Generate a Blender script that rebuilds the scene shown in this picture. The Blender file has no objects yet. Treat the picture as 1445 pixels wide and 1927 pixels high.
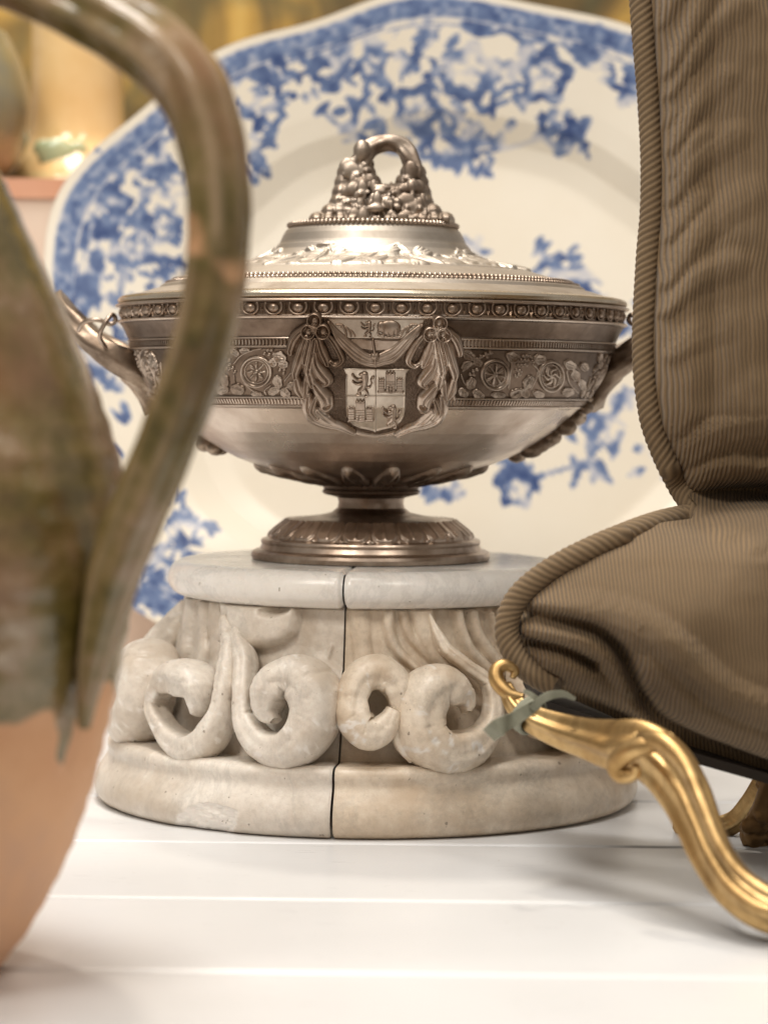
import bpy, math, random
import numpy as np
from mathutils import Vector, Matrix
R_ = math.radians
rng = np.random.default_rng(7)
random.seed(7)
sc = bpy.context.scene
COL = sc.collection

# ------------------------------------------------------------------ camera
FPX, CX0, CY0 = 4900.0, 722.5, 963.5      # focal length and centre in photo pixels
PITCH, ROLL = R_(2.61), R_(0.45)
CAM = np.array([0.0, -1.225, 0.190])
S0 = 0.00025                               # metres per photo pixel at y = 0
_f = np.array([0, math.cos(PITCH), -math.sin(PITCH)])
_r0 = np.array([1.0, 0, 0]); _u0 = np.array([0, math.sin(PITCH), math.cos(PITCH)])
_r = math.cos(ROLL)*_r0 + math.sin(ROLL)*_u0
_u = math.cos(ROLL)*_u0 - math.sin(ROLL)*_r0
cd = bpy.data.cameras.new('camera'); cam = bpy.data.objects.new('camera', cd); COL.objects.link(cam)
cd.sensor_fit = 'VERTICAL'; cd.sensor_height = 36; cd.sensor_width = 27; cd.lens = 36*FPX/1927
cd.clip_start = .02; cd.clip_end = 50
m = Matrix.Identity(4)
for i in range(3):
    m[i][0] = _r[i]; m[i][1] = _u[i]; m[i][2] = -_f[i]; m[i][3] = CAM[i]
cam.matrix_world = m
cd.dof.use_dof = True; cd.dof.focus_distance = 1.105; cd.dof.aperture_fstop = 8.0
sc.camera = cam

# ------------------------------------------------------------------ world, lamps, exposure
w = bpy.data.worlds.new('World'); sc.world = w; w.use_nodes = True
bg = w.node_tree.nodes['Background']; bg.inputs[0].default_value = (1.0, .90, .79, 1); bg.inputs[1].default_value = .34
def area(name, loc, target, size, power, col, sy=None):
    l = bpy.data.lights.new(name, 'AREA'); l.energy = power; l.color = col; l.size = size
    if sy: l.shape = 'RECTANGLE'; l.size_y = sy
    else: l.shape = 'DISK'
    o = bpy.data.objects.new(name, l); COL.objects.link(o); o.location = loc
    o.rotation_euler = (Vector(target)-Vector(loc)).to_track_quat('-Z', 'Y').to_euler()
    return o
area('ceiling_lamp', (-.25, -.15, 1.9), (0, -.05, 0), 1.0, 29, (1, .953, .888), .6)
area('shop_lamp', (-.75, -1.25, 1.55), (0, 0, .15), .55, 14.5, (1, .925, .83))
area('shop_lamp', (.55, -1.5, 1.75), (0, 0, .1), .40, 8, (1, .92, .82))
area('back_lamp', (-.2, .45, 1.6), (-.1, .35, .2), .12, 8.5, (1, .90, .76))
vs = sc.view_settings; vs.view_transform = 'Standard'; vs.look = 'None'; vs.exposure = 0.0; vs.gamma = 1
vs.use_curve_mapping = False
sc.render.engine = 'CYCLES'; sc.cycles.use_denoising = True
try: sc.cycles.denoiser = 'OPENIMAGEDENOISE'
except Exception: pass
sc.cycles.max_bounces = 8; sc.cycles.caustics_reflective = False

# ------------------------------------------------------------------ placing helpers
def rays(px, py):
    px = np.asarray(px, float); py = np.asarray(py, float)
    a = ((px-CX0)/FPX)[..., None]; b = (-(py-CY0)/FPX)[..., None]
    return _f + a*_r + b*_u
def P(px, py, Y):
    d = rays(px, py); t = (np.asarray(Y, float)-CAM[1])/d[..., 1]
    return CAM + d*t[..., None]
def on_plane(px, py, p0, n):
    d = rays(px, py); n = np.asarray(n, float)
    t = ((np.asarray(p0)-CAM) @ n)/(d @ n)
    return CAM + d*t[..., None]
def on_table(px, py): return on_plane(px, py, (0, 0, 0), (0, 0, 1))
def on_cyl(px, py, Rm, ax):
    d = rays(px, py); o = CAM - np.array([ax[0], ax[1], 0])
    A = d[..., 0]**2+d[..., 1]**2; B = d[..., 0]*o[0]+d[..., 1]*o[1]; Cc = o[0]**2+o[1]**2-np.asarray(Rm)**2
    disc = np.maximum(B*B-A*Cc, 0); t = (-B-np.sqrt(disc))/A
    return CAM + d*t[..., None]
def project(p):
    q = np.asarray(p)-CAM; z = q @ _f
    return CX0 + FPX*(q @ _r)/z, CY0 - FPX*(q @ _u)/z
def zy(y, x=700): return P(np.asarray(x, float)+0*np.asarray(y, float), y, 0.0)[..., 2]

# ------------------------------------------------------------------ mesh helpers
ORG = {}
def make_mesh(name, V, F, mat, smooth=True, uv=None, attr=None):
    V = np.ascontiguousarray(V, dtype=np.float32).reshape(-1, 3)
    me = bpy.data.meshes.new(name)
    if isinstance(F, np.ndarray):
        n, k = F.shape
        me.vertices.add(len(V)); me.vertices.foreach_set('co', V.ravel())
        me.loops.add(n*k); me.loops.foreach_set('vertex_index', np.ascontiguousarray(F, dtype=np.int32).ravel())
        me.polygons.add(n); me.polygons.foreach_set('loop_start', np.arange(0, n*k, k, dtype=np.int32))
        me.update(calc_edges=True)
    else:
        me.from_pydata([tuple(v) for v in V.tolist()], [], [tuple(int(i) for i in f) for f in F]); me.update()
    me.validate()
    if smooth: me.polygons.foreach_set('use_smooth', np.ones(len(me.polygons), dtype=bool))
    if uv is not None:
        li = np.empty(len(me.loops), dtype=np.int32); me.loops.foreach_get('vertex_index', li)
        l = me.uv_layers.new(name='UVMap'); l.data.foreach_set('uv', np.asarray(uv, dtype=np.float32)[li].ravel())
    if attr:
        for k2, v in attr.items():
            a = me.attributes.new(k2, 'FLOAT', 'POINT'); a.data.foreach_set('value', np.asarray(v, dtype=np.float32).ravel())
    if mat: me.materials.append(mat)
    return me
def empty(name, loc, label=None, cat=None, group=None, kind=None):
    o = bpy.data.objects.new(name, None); COL.objects.link(o); o.location = tuple(loc); o.empty_display_size = .02
    ORG[o.name] = np.array(loc, float); tag(o, label, cat, group, kind); return o
def tag(o, label=None, cat=None, group=None, kind=None):
    if label: o['label'] = label
    if cat: o['category'] = cat
    if group: o['group'] = group
    if kind: o['kind'] = kind
    return o
def part(name, V, F, mat, parent=None, smooth=True, uv=None, attr=None, kind=None, label=None):
    """V in world metres; the part shares its thing's origin"""
    V = np.asarray(V, float).reshape(-1, 3)
    org = ORG[parent.name] if parent else np.zeros(3)
    o = bpy.data.objects.new(name, make_mesh(name, V-org, F, mat, smooth, uv, attr)); COL.objects.link(o)
    if parent: o.parent = parent
    ORG[o.name] = org
    if kind: o['kind'] = kind
    if label: o['label'] = label
    return o
def copy_part(o, parent, rz):
    c = o.copy(); COL.objects.link(c); c.parent = parent; c.rotation_euler = (0, 0, rz); ORG[c.name] = ORG[o.name]; return c
def grid_faces(nu, nv, cu=False, cv=False):
    i = np.arange(nu if cu else nu-1); j = np.arange(nv if cv else nv-1)
    I, J = np.meshgrid(i, j, indexing='ij'); I2 = (I+1) % nu; J2 = (J+1) % nv
    return np.stack([I*nv+J, I2*nv+J, I2*nv+J2, I*nv+J2], -1).reshape(-1, 4)
def join(parts):
    Vs, Fs, n = [], [], 0
    for V, F in parts:
        V = np.asarray(V).reshape(-1, 3); Vs.append(V)
        Fs += [[int(i)+n for i in f] for f in F]; n += len(V)
    return np.concatenate(Vs), Fs
def catmull(pts, n=12):
    p = np.asarray(pts, float); q = np.concatenate([[2*p[0]-p[1]], p, [2*p[-1]-p[-2]]]); out = []
    for i in range(1, len(q)-2):
        t = np.linspace(0, 1, n, endpoint=False)[:, None]
        a, b, c, d = q[i-1], q[i], q[i+1], q[i+2]
        out.append(.5*(2*b+(c-a)*t+(2*a-5*b+4*c-d)*t*t+(3*b-a-3*c+d)*t**3))
    out.append(p[-1:]); return np.concatenate(out)
def tube(path, rad, seg=16, sec=None, up=(0, 1, 0), radb=None, cap=True):
    """sweep; sec(theta, s) multiplies the radius; first axis in the plane across 'up', second along 'up'"""
    p = np.asarray(path, float); n = len(p); rad = np.broadcast_to(np.asarray(rad, float), (n,))
    rb = rad if radb is None else np.broadcast_to(np.asarray(radb, float), (n,))
    T = np.gradient(p, axis=0); T /= np.linalg.norm(T, axis=1)[:, None]+1e-12
    U = np.broadcast_to(np.asarray(up, float), p.shape)
    A = np.cross(T, U); A /= np.linalg.norm(A, axis=1)[:, None]+1e-12
    B = np.cross(A, T)
    th = np.linspace(0, 2*math.pi, seg, endpoint=False)
    L = np.concatenate([[0], np.cumsum(np.linalg.norm(np.diff(p, axis=0), axis=1))])
    k = np.ones((n, seg)) if sec is None else sec(th[None, :], L[:, None])*np.ones((n, seg))
    V = p[:, None, :] + A[:, None, :]*(np.cos(th)[None, :]*rad[:, None]*k)[..., None] + B[:, None, :]*(np.sin(th)[None, :]*rb[:, None]*k)[..., None]
    V = V.reshape(-1, 3); F = grid_faces(n, seg, False, True).tolist()
    if cap:
        c0, c1 = len(V), len(V)+1; V = np.concatenate([V, p[:1]-T[:1]*rad[0]*.4, p[-1:]+T[-1:]*rad[-1]*.4])
        F += [[c0, (j+1) % seg, j] for j in range(seg)]
        b = (n-1)*seg; F += [[c1, b+j, b+(j+1) % seg] for j in range(seg)]
    return V, F
def ball(c, r, nu=14, nv=9, sq=(1, 1, 1)):
    u = np.linspace(0, 2*math.pi, nu, endpoint=False); v = np.linspace(.0, math.pi, nv)
    Uu, Vv = np.meshgrid(u, v, indexing='ij')
    V = np.stack([np.sin(Vv)*np.cos(Uu)*sq[0], np.sin(Vv)*np.sin(Uu)*sq[1], np.cos(Vv)*sq[2]], -1)*r+np.asarray(c)
    return V.reshape(-1, 3), grid_faces(nu, nv, True, False).tolist()
def densify(prof, step=6.0, keep=.8):
    """profile polyline -> dense points with support points tight to each corner"""
    p = np.asarray(prof, float); out = [p[0]]
    for a, b in zip(p[:-1], p[1:]):
        L = np.linalg.norm(b-a)
        if L < 1e-9: continue
        n = max(1, int(L/step)); ts = list(np.linspace(0, 1, n+1)[1:-1])
        e = min(.3, keep/L); ts = sorted(set([e]+ts+[1-e]))
        for t in ts: out.append(a+(b-a)*t)
        out.append(b)
    return np.asarray(out)
def lathe(prof, ax, phi0=-180., phi1=180., n=192, disp=None, caps=False, zfun=zy):
    """prof: (radius px, level px) rows; angle 0 faces the camera (-y)"""
    pr = np.asarray(prof, float); Rm = pr[:, 0]*S0; z = zfun(pr[:, 1])
    full = abs(phi1-phi0-360) < 1e-6
    ph = np.radians(np.linspace(phi0, phi1, n, endpoint=not full))
    PH, J = np.meshgrid(ph, np.arange(len(pr)), indexing='ij')
    RR = Rm[J]; ZZ = z[J]
    if disp is not None:
        dr, dz = disp(PH, RR, ZZ); RR = RR+dr; ZZ = ZZ+dz
    V = np.stack([ax[0]+RR*np.sin(PH), ax[1]-RR*np.cos(PH), ZZ], -1).reshape(-1, 3)
    F = grid_faces(n, len(pr), full, False)
    if caps:
        F = F.tolist(); k = len(pr)
        F.append(list(range(k))[::-1]); F.append([(n-1)*k+i for i in range(k)])
    return V, F

# ------------------------------------------------------------------ relief drawing on a raster
class HF:
    """height raster over a window; coordinates (x, y) = photo px * sc - offset, as read off an enlarged view"""
    def __init__(s, org, scl, x0, y0, x1, y1, step=3.0):
        s.org, s.scl, s.step = org, scl, step
        s.xs = np.arange(x0, x1+step, step); s.ys = np.arange(y0, y1+step, step)
        s.X, s.Y = np.meshgrid(s.xs, s.ys, indexing='ij'); s.h = np.zeros_like(s.X)
    def _win(s, x0, y0, x1, y1):
        i0 = max(0, int((x0-s.xs[0])/s.step)-1); i1 = min(len(s.xs), int((x1-s.xs[0])/s.step)+2)
        j0 = max(0, int((y0-s.ys[0])/s.step)-1); j1 = min(len(s.ys), int((y1-s.ys[0])/s.step)+2)
        return (slice(i0, max(i0, i1)), slice(j0, max(j0, j1)))
    def put(s, w, v, mode='max'):
        if mode == 'max': s.h[w] = np.maximum(s.h[w], v)
        elif mode == 'add': s.h[w] = np.where(s.h[w] > 0, np.maximum(s.h[w]+v, .4), s.h[w])
        elif mode == 'sum': s.h[w] = s.h[w]+v
        elif mode == 'over': s.h[w] = np.where(v > 0, s.h[w]+v, s.h[w])
        return s
    def ell(s, cx, cy, rx, ry=None, rot=0, H=10, p=.5, mode='max'):
        ry = ry or rx; m_ = max(rx, ry); w_ = s._win(cx-m_, cy-m_, cx+m_, cy+m_)
        X, Y = s.X[w_]-cx, s.Y[w_]-cy; a = R_(rot); U = X*math.cos(a)+Y*math.sin(a); V = -X*math.sin(a)+Y*math.cos(a)
        d = (U/rx)**2+(V/ry)**2
        return s.put(w_, np.where(d < 1, H*np.maximum(1-d, 0)**p, 0), mode)
    def ring(s, cx, cy, r, wd, H=10, ky=1.0, mode='max'):
        w_ = s._win(cx-r-wd, cy-r*ky-wd, cx+r+wd, cy+r*ky+wd)
        d = np.abs(np.hypot(s.X[w_]-cx, (s.Y[w_]-cy)/ky)-r)/wd
        return s.put(w_, np.where(d < 1, H*np.sqrt(np.maximum(1-d*d, 0)), 0), mode)
    def stroke(s, pts, wd, H=10, mode='max', smooth=True, p=.5, w2=None, groove=0):
        pts = np.asarray(pts, float); q = catmull(pts, 6) if smooth and len(pts) > 2 else pts
        ws = np.interp(np.linspace(0, 1, len(q)), np.linspace(0, 1, len(np.atleast_1d(wd))), np.atleast_1d(np.asarray(wd, float))) if np.ndim(wd) else np.full(len(q), float(wd))
        m_ = ws.max(); w_ = s._win(q[:, 0].min()-m_, q[:, 1].min()-m_, q[:, 0].max()+m_, q[:, 1].max()+m_)
        X, Y = s.X[w_], s.Y[w_]
        if X.size == 0: return s
        best = np.full(X.shape, 9.)
        for a, b, wa, wb in zip(q[:-1], q[1:], ws[:-1], ws[1:]):
            d = b-a; L2 = d@d+1e-9
            t = np.clip(((X-a[0])*d[0]+(Y-a[1])*d[1])/L2, 0, 1)
            dist = np.hypot(X-a[0]-t*d[0], Y-a[1]-t*d[1])/np.maximum(wa+(wb-wa)*t, .5)
            best = np.minimum(best, dist)
        v = np.where(best < 1, H*np.maximum(1-best*best, 0)**p, 0)
        if groove: v = v*(1-groove*np.exp(-(best/.18)**2))
        return s.put(w_, v, mode)
    def poly(s, pts, H=8, bev=8, mode='max', smooth=False):
        q = np.asarray(pts, float); q = catmull(np.concatenate([q, q[:1]]), 6)[:-1] if smooth else q
        X, Y = s.X, s.Y; ins = np.zeros(X.shape, bool); dist = np.full(X.shape, 1e9)
        for a, b in zip(q, np.roll(q, -1, 0)):
            d = b-a; t = np.clip(((X-a[0])*d[0]+(Y-a[1])*d[1])/(d@d+1e-9), 0, 1)
            dist = np.minimum(dist, np.hypot(X-a[0]-t*d[0], Y-a[1]-t*d[1]))
            c = ((a[1] > Y) != (b[1] > Y)); xi = (b[0]-a[0])*(Y-a[1])/(b[1]-a[1]+1e-12)+a[0]; ins ^= c & (X < xi)
        e = np.clip(dist/bev, 0, 1); v = np.where(ins, H*np.sqrt(1-(1-e)**2), 0)
        return s.put((slice(None), slice(None)), v, mode)
    def leaf(s, cx, cy, rx, ry, rot=0, H=14):
        m_ = max(rx, ry); w_ = s._win(cx-m_, cy-m_, cx+m_, cy+m_)
        X, Y = s.X[w_]-cx, s.Y[w_]-cy; a = R_(rot); U = X*math.cos(a)+Y*math.sin(a); V = -X*math.sin(a)+Y*math.cos(a)
        ang = np.arctan2(V/ry, U/rx); d = np.hypot(U/rx, V/ry)/(1-.10*np.cos(5*ang)*np.sin(ang)**2)
        h = H*(.45+.55*d**2)*np.clip((1-d)/.14, 0, 1)**.6
        h = np.maximum(h, np.where(d < .95, H*.95*np.exp(-(V/(.10*ry))**2), 0))
        rib = np.exp(-((np.abs(V)/ry-.55*((U/rx) % .5))/.06)**2)
        return s.put(w_, np.where(d < 1, h*(1-.25*rib), 0))
    def rough(s, amp, seed=0):
        r = np.random.default_rng(seed); s.h = np.where(s.h > 0, np.maximum(s.h+r.normal(0, amp, s.h.shape), .3), 0); return s
    def sample(s, px, py):
        x = (px-s.org[0])*s.scl; y = (py-s.org[1])*s.scl
        i = np.clip((x-s.xs[0])/s.step, 0, len(s.xs)-1.001); j = np.clip((y-s.ys[0])/s.step, 0, len(s.ys)-1.001)
        i0 = i.astype(int); j0 = j.astype(int); a = i-i0; b = j-j0
        return ((s.h[i0, j0]*(1-a)+s.h[i0+1, j0]*a)*(1-b)+(s.h[i0, j0+1]*(1-a)+s.h[i0+1, j0+1]*a)*b)/s.scl
    def build(s, name, mapper, parent, mat, sink=1.2, base=0., gain=1.0, **kw):
        px = s.org[0]+s.X/s.scl; py = s.org[1]+s.Y/s.scl
        pos, nor = mapper(px, py)
        hh = np.where(s.h > 0, base+gain*s.h/s.scl, -sink)*S0
        V = (pos+nor*hh[..., None]).reshape(-1, 3)
        F = grid_faces(len(s.xs), len(s.ys)); keep = (s.h.ravel()[F] > 0).any(1); F = F[keep]
        used = np.unique(F); remap = np.full(len(V), -1); remap[used] = np.arange(len(used))
        return part(name, V[used], remap[F], mat, parent, **kw)
def surf_mapper(levels, radii, ax):
    """photo px -> point and normal on a surface of revolution given by radius(level)"""
    zz = zy(np.asarray(levels, float)); rr = np.asarray(radii, float)*S0; o = np.argsort(zz); zz, rr = zz[o], rr[o]
    dr = np.gradient(rr, zz)
    def mp(px, py):
        Rm = np.full(np.shape(px), rr.mean())
        for _ in range(14):
            p = on_cyl(px, py, Rm, ax); Rm = .5*Rm+.5*np.interp(p[..., 2], zz, rr)
        p = on_cyl(px, py, Rm, ax)
        g = np.interp(p[..., 2], zz, dr); hx, hy = p[..., 0]-ax[0], p[..., 1]-ax[1]; L = np.hypot(hx, hy)+1e-9
        n = np.stack([hx/L, hy/L, -g], -1); n /= np.linalg.norm(n, axis=-1)[..., None]
        return p, n
    return mp
def vnoise(x, y, seed=0, octs=4):
    """value noise for drawing marks"""
    out = 0; amp = 1; tot = 0
    for k in range(octs):
        r = np.random.default_rng(seed*31+k).random((64, 64)); i = np.floor(x).astype(int); j = np.floor(y).astype(int); a = x-i; b = y-j
        a = a*a*(3-2*a); b = b*b*(3-2*b); g = lambda p, q: r[p % 64, q % 64]
        out = out+amp*((g(i, j)*(1-a)+g(i+1, j)*a)*(1-b)+(g(i, j+1)*(1-a)+g(i+1, j+1)*a)*b); tot += amp
        amp *= .5; x = x*2.03+11.3; y = y*2.03+5.7
    return out/tot

# ------------------------------------------------------------------ materials
class NT:
    def __init__(s, name):
        s.m = bpy.data.materials.new(name); s.m.use_nodes = True; s.t = s.m.node_tree; s.n = s.t.nodes; s.l = s.t.links
        s.b = s.n['Principled BSDF']; s.tc = s.n.new('ShaderNodeTexCoord')
    def noise(s, scale, detail=5, rough=.55, coord='Object', dist=0, vec=None):
        x = s.n.new('ShaderNodeTexNoise'); x.inputs['Scale'].default_value = scale; x.inputs['Detail'].default_value = detail
        x.inputs['Roughness'].default_value = rough; x.inputs['Distortion'].default_value = dist
        s.l.new(vec if vec else s.tc.outputs[coord], x.inputs['Vector']); return x.outputs['Fac']
    def ramp(s, fac, stops):
        x = s.n.new('ShaderNodeValToRGB'); e = x.color_ramp.elements
        while len(e) < len(stops): e.new(.5)
        for el, (p, c) in zip(e, stops): el.position = p; el.color = (*c, 1) if len(c) == 3 else c
        s.l.new(fac, x.inputs['Fac']); return x.outputs['Color']
    def mix(s, fac, a, b, mode='MIX'):
        x = s.n.new('ShaderNodeMix'); x.data_type = 'RGBA'; x.blend_type = mode
        for i, v in ((0, fac), (6, a), (7, b)):
            if hasattr(v, 'is_linked') or isinstance(v, bpy.types.NodeSocket): s.l.new(v, x.inputs[i])
            elif i == 0: x.inputs[0].default_value = v
            else: x.inputs[i].default_value = (*v, 1)
        return x.outputs[2]
    def math(s, op, a, b=0., clamp=False):
        x = s.n.new('ShaderNodeMath'); x.operation = op; x.use_clamp = clamp
        for i, v in ((0, a), (1, b)):
            if isinstance(v, bpy.types.NodeSocket): s.l.new(v, x.inputs[i])
            else: x.inputs[i].default_value = v
        return x.outputs[0]
    def xyz(s, coord='Object'):
        x = s.n.new('ShaderNodeSeparateXYZ'); s.l.new(s.tc.outputs[coord], x.inputs[0]); return x.outputs
    def attr(s, name):
        x = s.n.new('ShaderNodeAttribute'); x.attribute_name = name; return x.outputs['Fac']
    def bump(s, h, strength=.3, dist=.001, prev=None):
        x = s.n.new('ShaderNodeBump'); x.inputs['Strength'].default_value = strength; x.inputs['Distance'].default_value = dist
        s.l.new(h, x.inputs['Height'])
        if prev: s.l.new(prev, x.inputs['Normal'])
        s.l.new(x.outputs['Normal'], s.b.inputs['Normal']); return x.outputs['Normal']
    def set(s, **k):
        for n_, v in k.items():
            i = s.b.inputs[n_.replace('_', ' ')]
            if isinstance(v, bpy.types.NodeSocket): s.l.new(v, i)
            else: i.default_value = (*v, 1) if isinstance(v, tuple) and len(v) == 3 and i.type == 'RGBA' else v
        return s
def silver(name, bright, dark, r0=.24, r1=.46, scale=22, bias=.5, spread=.14):
    t = NT(name); n = t.noise(scale, 6, .62, dist=.6); fine = t.noise(scale*9, 4, .6)
    f = t.math('ADD', t.math('MULTIPLY', n, .8), t.math('MULTIPLY', fine, .2))
    c = t.ramp(f, [(bias-spread, dark), (bias+spread, bright)])
    rr = t.ramp(f, [(bias-.15, (r1,)*3), (bias+.15, (r0,)*3)])
    t.set(Base_Color=c, Metallic=1.0, Roughness=rr); t.bump(fine, .12, .0006); return t.m
M = {}
M['silver'] = silver('tarnished silver', (.61, .51, .43), (.24, .17, .122), .25, .45)
M['silver_bowl'] = silver('silver bowl skin', (.70, .61, .53), (.38, .29, .225), .22, .40, 10, .5, .12)
M['silver_dark'] = silver('oxidised silver', (.235, .172, .13), (.10, .068, .048), .34, .5, 26)
M['silver_brown'] = silver('brown tarnished silver', (.42, .335, .26), (.17, .12, .085), .36, .55, 30)
M['silver_brown2'] = silver('dull cast silver', (.47, .40, .335), (.20, .15, .115), .40, .58, 40)
M['silver_mid'] = silver('worn relief silver', (.52, .435, .365), (.20, .142, .103), .28, .48, 34)
M['silver_lid'] = silver('pale worn silver', (.56, .51, .45), (.31, .26, .21), .44, .60, 16)
M['silver_rim'] = silver('polished silver rim', (.82, .75, .62), (.55, .46, .35), .22, .34, 20)
M['silver_shield'] = silver('worn shield silver', (.66, .575, .485), (.40, .32, .25), .28, .44, 40)

def marble(name, base, warm, brown, g=1.0, ro=0.):
    t = NT(name); big = t.noise(11, 5, .6, dist=.8); mid = t.noise(45, 6, .65); fine = t.noise(420, 3, .6); gr = t.noise(230, 4, .75); veins = t.noise(5, 8, .7, dist=2.2)
    c = t.ramp(big, [(.36, warm), (.60, base)])
    c = t.mix(t.ramp(veins, [(.47, (0, 0, 0)), (.50, (.35, .35, .35)), (.53, (0, 0, 0))]), c, tuple(x*.62 for x in base))
    c = t.mix(t.ramp(mid, [(.50, (0, 0, 0)), (.74, (.75*g,)*3)]), c, brown)
    c = t.mix(t.ramp(gr, [(.36, (.55*g,)*3), (.52, (0, 0, 0))]), c, tuple(x*.62 for x in warm)); c = t.mix(t.ramp(gr, [(.56, (0, 0, 0)), (.70, (.6*g,)*3)]), c, tuple(min(.9, x*1.22) for x in base))
    st = t.attr('stain'); c = t.mix(st, c, brown)
    ch = t.attr('chip'); c = t.mix(ch, c, (.80, .755, .70))
    sp = t.ramp(t.noise(300, 2, .5), [(.715, (0, 0, 0)), (.75, (.7, .7, .7))]); c = t.mix(sp, c, (.20, .155, .11))
    t.set(Base_Color=c, Roughness=t.ramp(mid, [(.35, (.30-ro,)*3), (.7, (.52-ro*1.3,)*3)]), Subsurface_Weight=.12, Subsurface_Radius=(.006, .004, .003))
    t.b.inputs['Subsurface Scale'].default_value = .6
    n1 = t.bump(mid, .45*g, .0018); n2 = t.bump(gr, .5*g, .0010, n1); t.bump(fine, .25*g, .0006, n2); return t.m
M['marble_white'] = marble('white marble', (.885, .86, .825), (.82, .785, .735), (.60, .51, .41), .22, .15)
M['marble_carved'] = marble('carved grey marble', (.79, .74, .67), (.67, .60, .52), (.46, .37, .275), .5)
M['marble_right'] = marble('warm stained marble', (.77, .68, .565), (.64, .52, .39), (.48, .35, .225), .5)

def simple(name, c, rough=.5, metal=0., c2=None, scale=30, bs=.1, bd=.001, coat=0):
    t = NT(name); n = t.noise(scale, 5); t.set(Base_Color=t.ramp(n, [(.35, c), (.65, c2 or tuple(x*.8 for x in c))]), Roughness=rough, Metallic=metal, Coat_Weight=coat, Coat_Roughness=.1)
    t.bump(t.noise(scale*6, 4), bs, bd); return t.m

# painted boards
t = NT('white painted boards'); n = t.noise(7, 4); mp_ = t.n.new('ShaderNodeMapping'); mp_.inputs['Scale'].default_value = (.06, 1, 1); t.l.new(t.tc.outputs['Object'], mp_.inputs[0]); sc_n = t.noise(420, 5, .7, vec=mp_.outputs[0])
t.set(Base_Color=t.mix(t.ramp(t.noise(230, 2, .5, dist=.3), [(.74, (0, 0, 0)), (.78, (.5, .5, .5))]), t.ramp(n, [(.3, (.70, .705, .715)), (.7, (.735, .74, .75))]), (.45, .40, .35)), Roughness=t.ramp(sc_n, [(.3, (.26,)*3), (.7, (.40,)*3)]))
t.bump(sc_n, .10, .0006); M['board'] = t.m

# ================================================================== setting: the board-topped table
tbl = empty('table', (0, 0, 0), kind='structure')
def groove_line(px, py): return on_table(np.array(px), np.array(py))[1]
g0, g1, g2 = (float(on_table(700, y)[1]) for y in (1590., 1695., 1836.))
pitch = (g0-g2)/2
bprof = [(-.5, -.018), (-.5, -.0020), (-.493, -.0007), (-.482, -.0003), (-.471, -.0007), (-.465, -.0016), (-.459, -.0005), (-.450, 0), (.0, 0), (.490, 0), (.496, -.0006), (.4993, -.0022), (.4993, -.018)]
def bp(): 
    out = []
    for a, z in bprof: out.append((a*pitch, z))
    return np.array(out)
pr = densify(bp()*1000, 14, .35)/1000
xs = np.linspace(-.75, .75, 16)
X, J = np.meshgrid(xs, np.arange(len(pr)), indexing='ij')
bm_V = np.stack([X, pr[J, 0], pr[J, 1]], -1).reshape(-1, 3); bm_F = grid_faces(len(xs), len(pr))
bme = make_mesh('board', bm_V, bm_F[:, ::-1], M['board'])
for k in range(-3, 8):
    o = bpy.data.objects.new('board', bme); COL.objects.link(o); o.parent = tbl
    o.location = (0, g0+(k+.5)*pitch-.0, 0); o.rotation_euler = (0, 0, 0)
tbl.rotation_euler = (0, 0, R_(-1.2))

# ================================================================== marble pedestal: two carved halves
AXM = (float(P(690, 1300, 0)[0]), 0.0)
SEAM = -6.3
torus = [(5, 1052), (250, 1052), (340, 1052.5)]
for a in np.linspace(-80, 80, 22): torus.append((342+33*math.cos(R_(a)), 1085+33*math.sin(R_(a))))
torus += [(338, 1118), (300, 1119), (5, 1119)]
plinth = [(5, 1372), (440, 1374), (468, 1377), (478, 1380), (484, 1386), (486, 1394), (484.5, 1402), (484.5, 1409), (488, 1417), (495, 1427), (503, 1439), (508.5, 1452), (510.5, 1465), (509, 1477), (504, 1487), (496, 1493.5), (486, 1496.6), (5, 1496.8)]
plinth = catmull(plinth[2:-1], 5).tolist(); plinth = [(5, 1377)]+plinth+[(5, 1496.6)]
bell = [(5, 1116), (322, 1116), (333, 1122), (337, 1150), (343, 1185), (352, 1220), (364, 1260), (375, 1300), (385, 1340), (398, 1372), (405, 1381), (5, 1381)]
bell_d = densify(bell, 3.0, 1)
# relief of the bell, drawn over the photo's own window (left half in view A, right half in view B)
hb = HF((160, 1020), 2.779, 150, 280, 2900, 1180, 4)
Bq = lambda x, y: ((x/2.189+600-160)*2.779, (y/2.189)*2.779)
hb.stroke([(540, 290), (500, 400), (440, 520), (380, 640)], [22, 22, 26, 20], 24)
hb.stroke([(575, 290), (560, 400), (540, 560), (500, 640)], [16, 16, 20], 30)
hb.stroke([(470, 330), (420, 430), (360, 520)], [24, 24], 18)
hb.stroke([(645, 300), (640, 420), (640, 560), (620, 650)], [22, 22, 26, 20], 30)
hb.stroke([(700, 300), (690, 420), (700, 560), (690, 800)], [34, 34, 30, 24], 26)
hb.stroke([(765, 300), (775, 400), (790, 520), (800, 600)], [36, 36, 40, 30], 40)
hb.poly([(770, 310), (1125, 318), (1135, 400), (1120, 470), (1060, 525), (970, 552), (880, 562), (800, 540), (770, 480)], 58, 60, smooth=False)
hb.ell(1025, 352, 80, 34, -8, -52, .6, 'sum')
hb.stroke([(1290, 545), (1275, 590), (1265, 640)], 12, 14)
hb.stroke([(1230, 620), (1300, 680), (1340, 720)], 40, 20)
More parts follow.
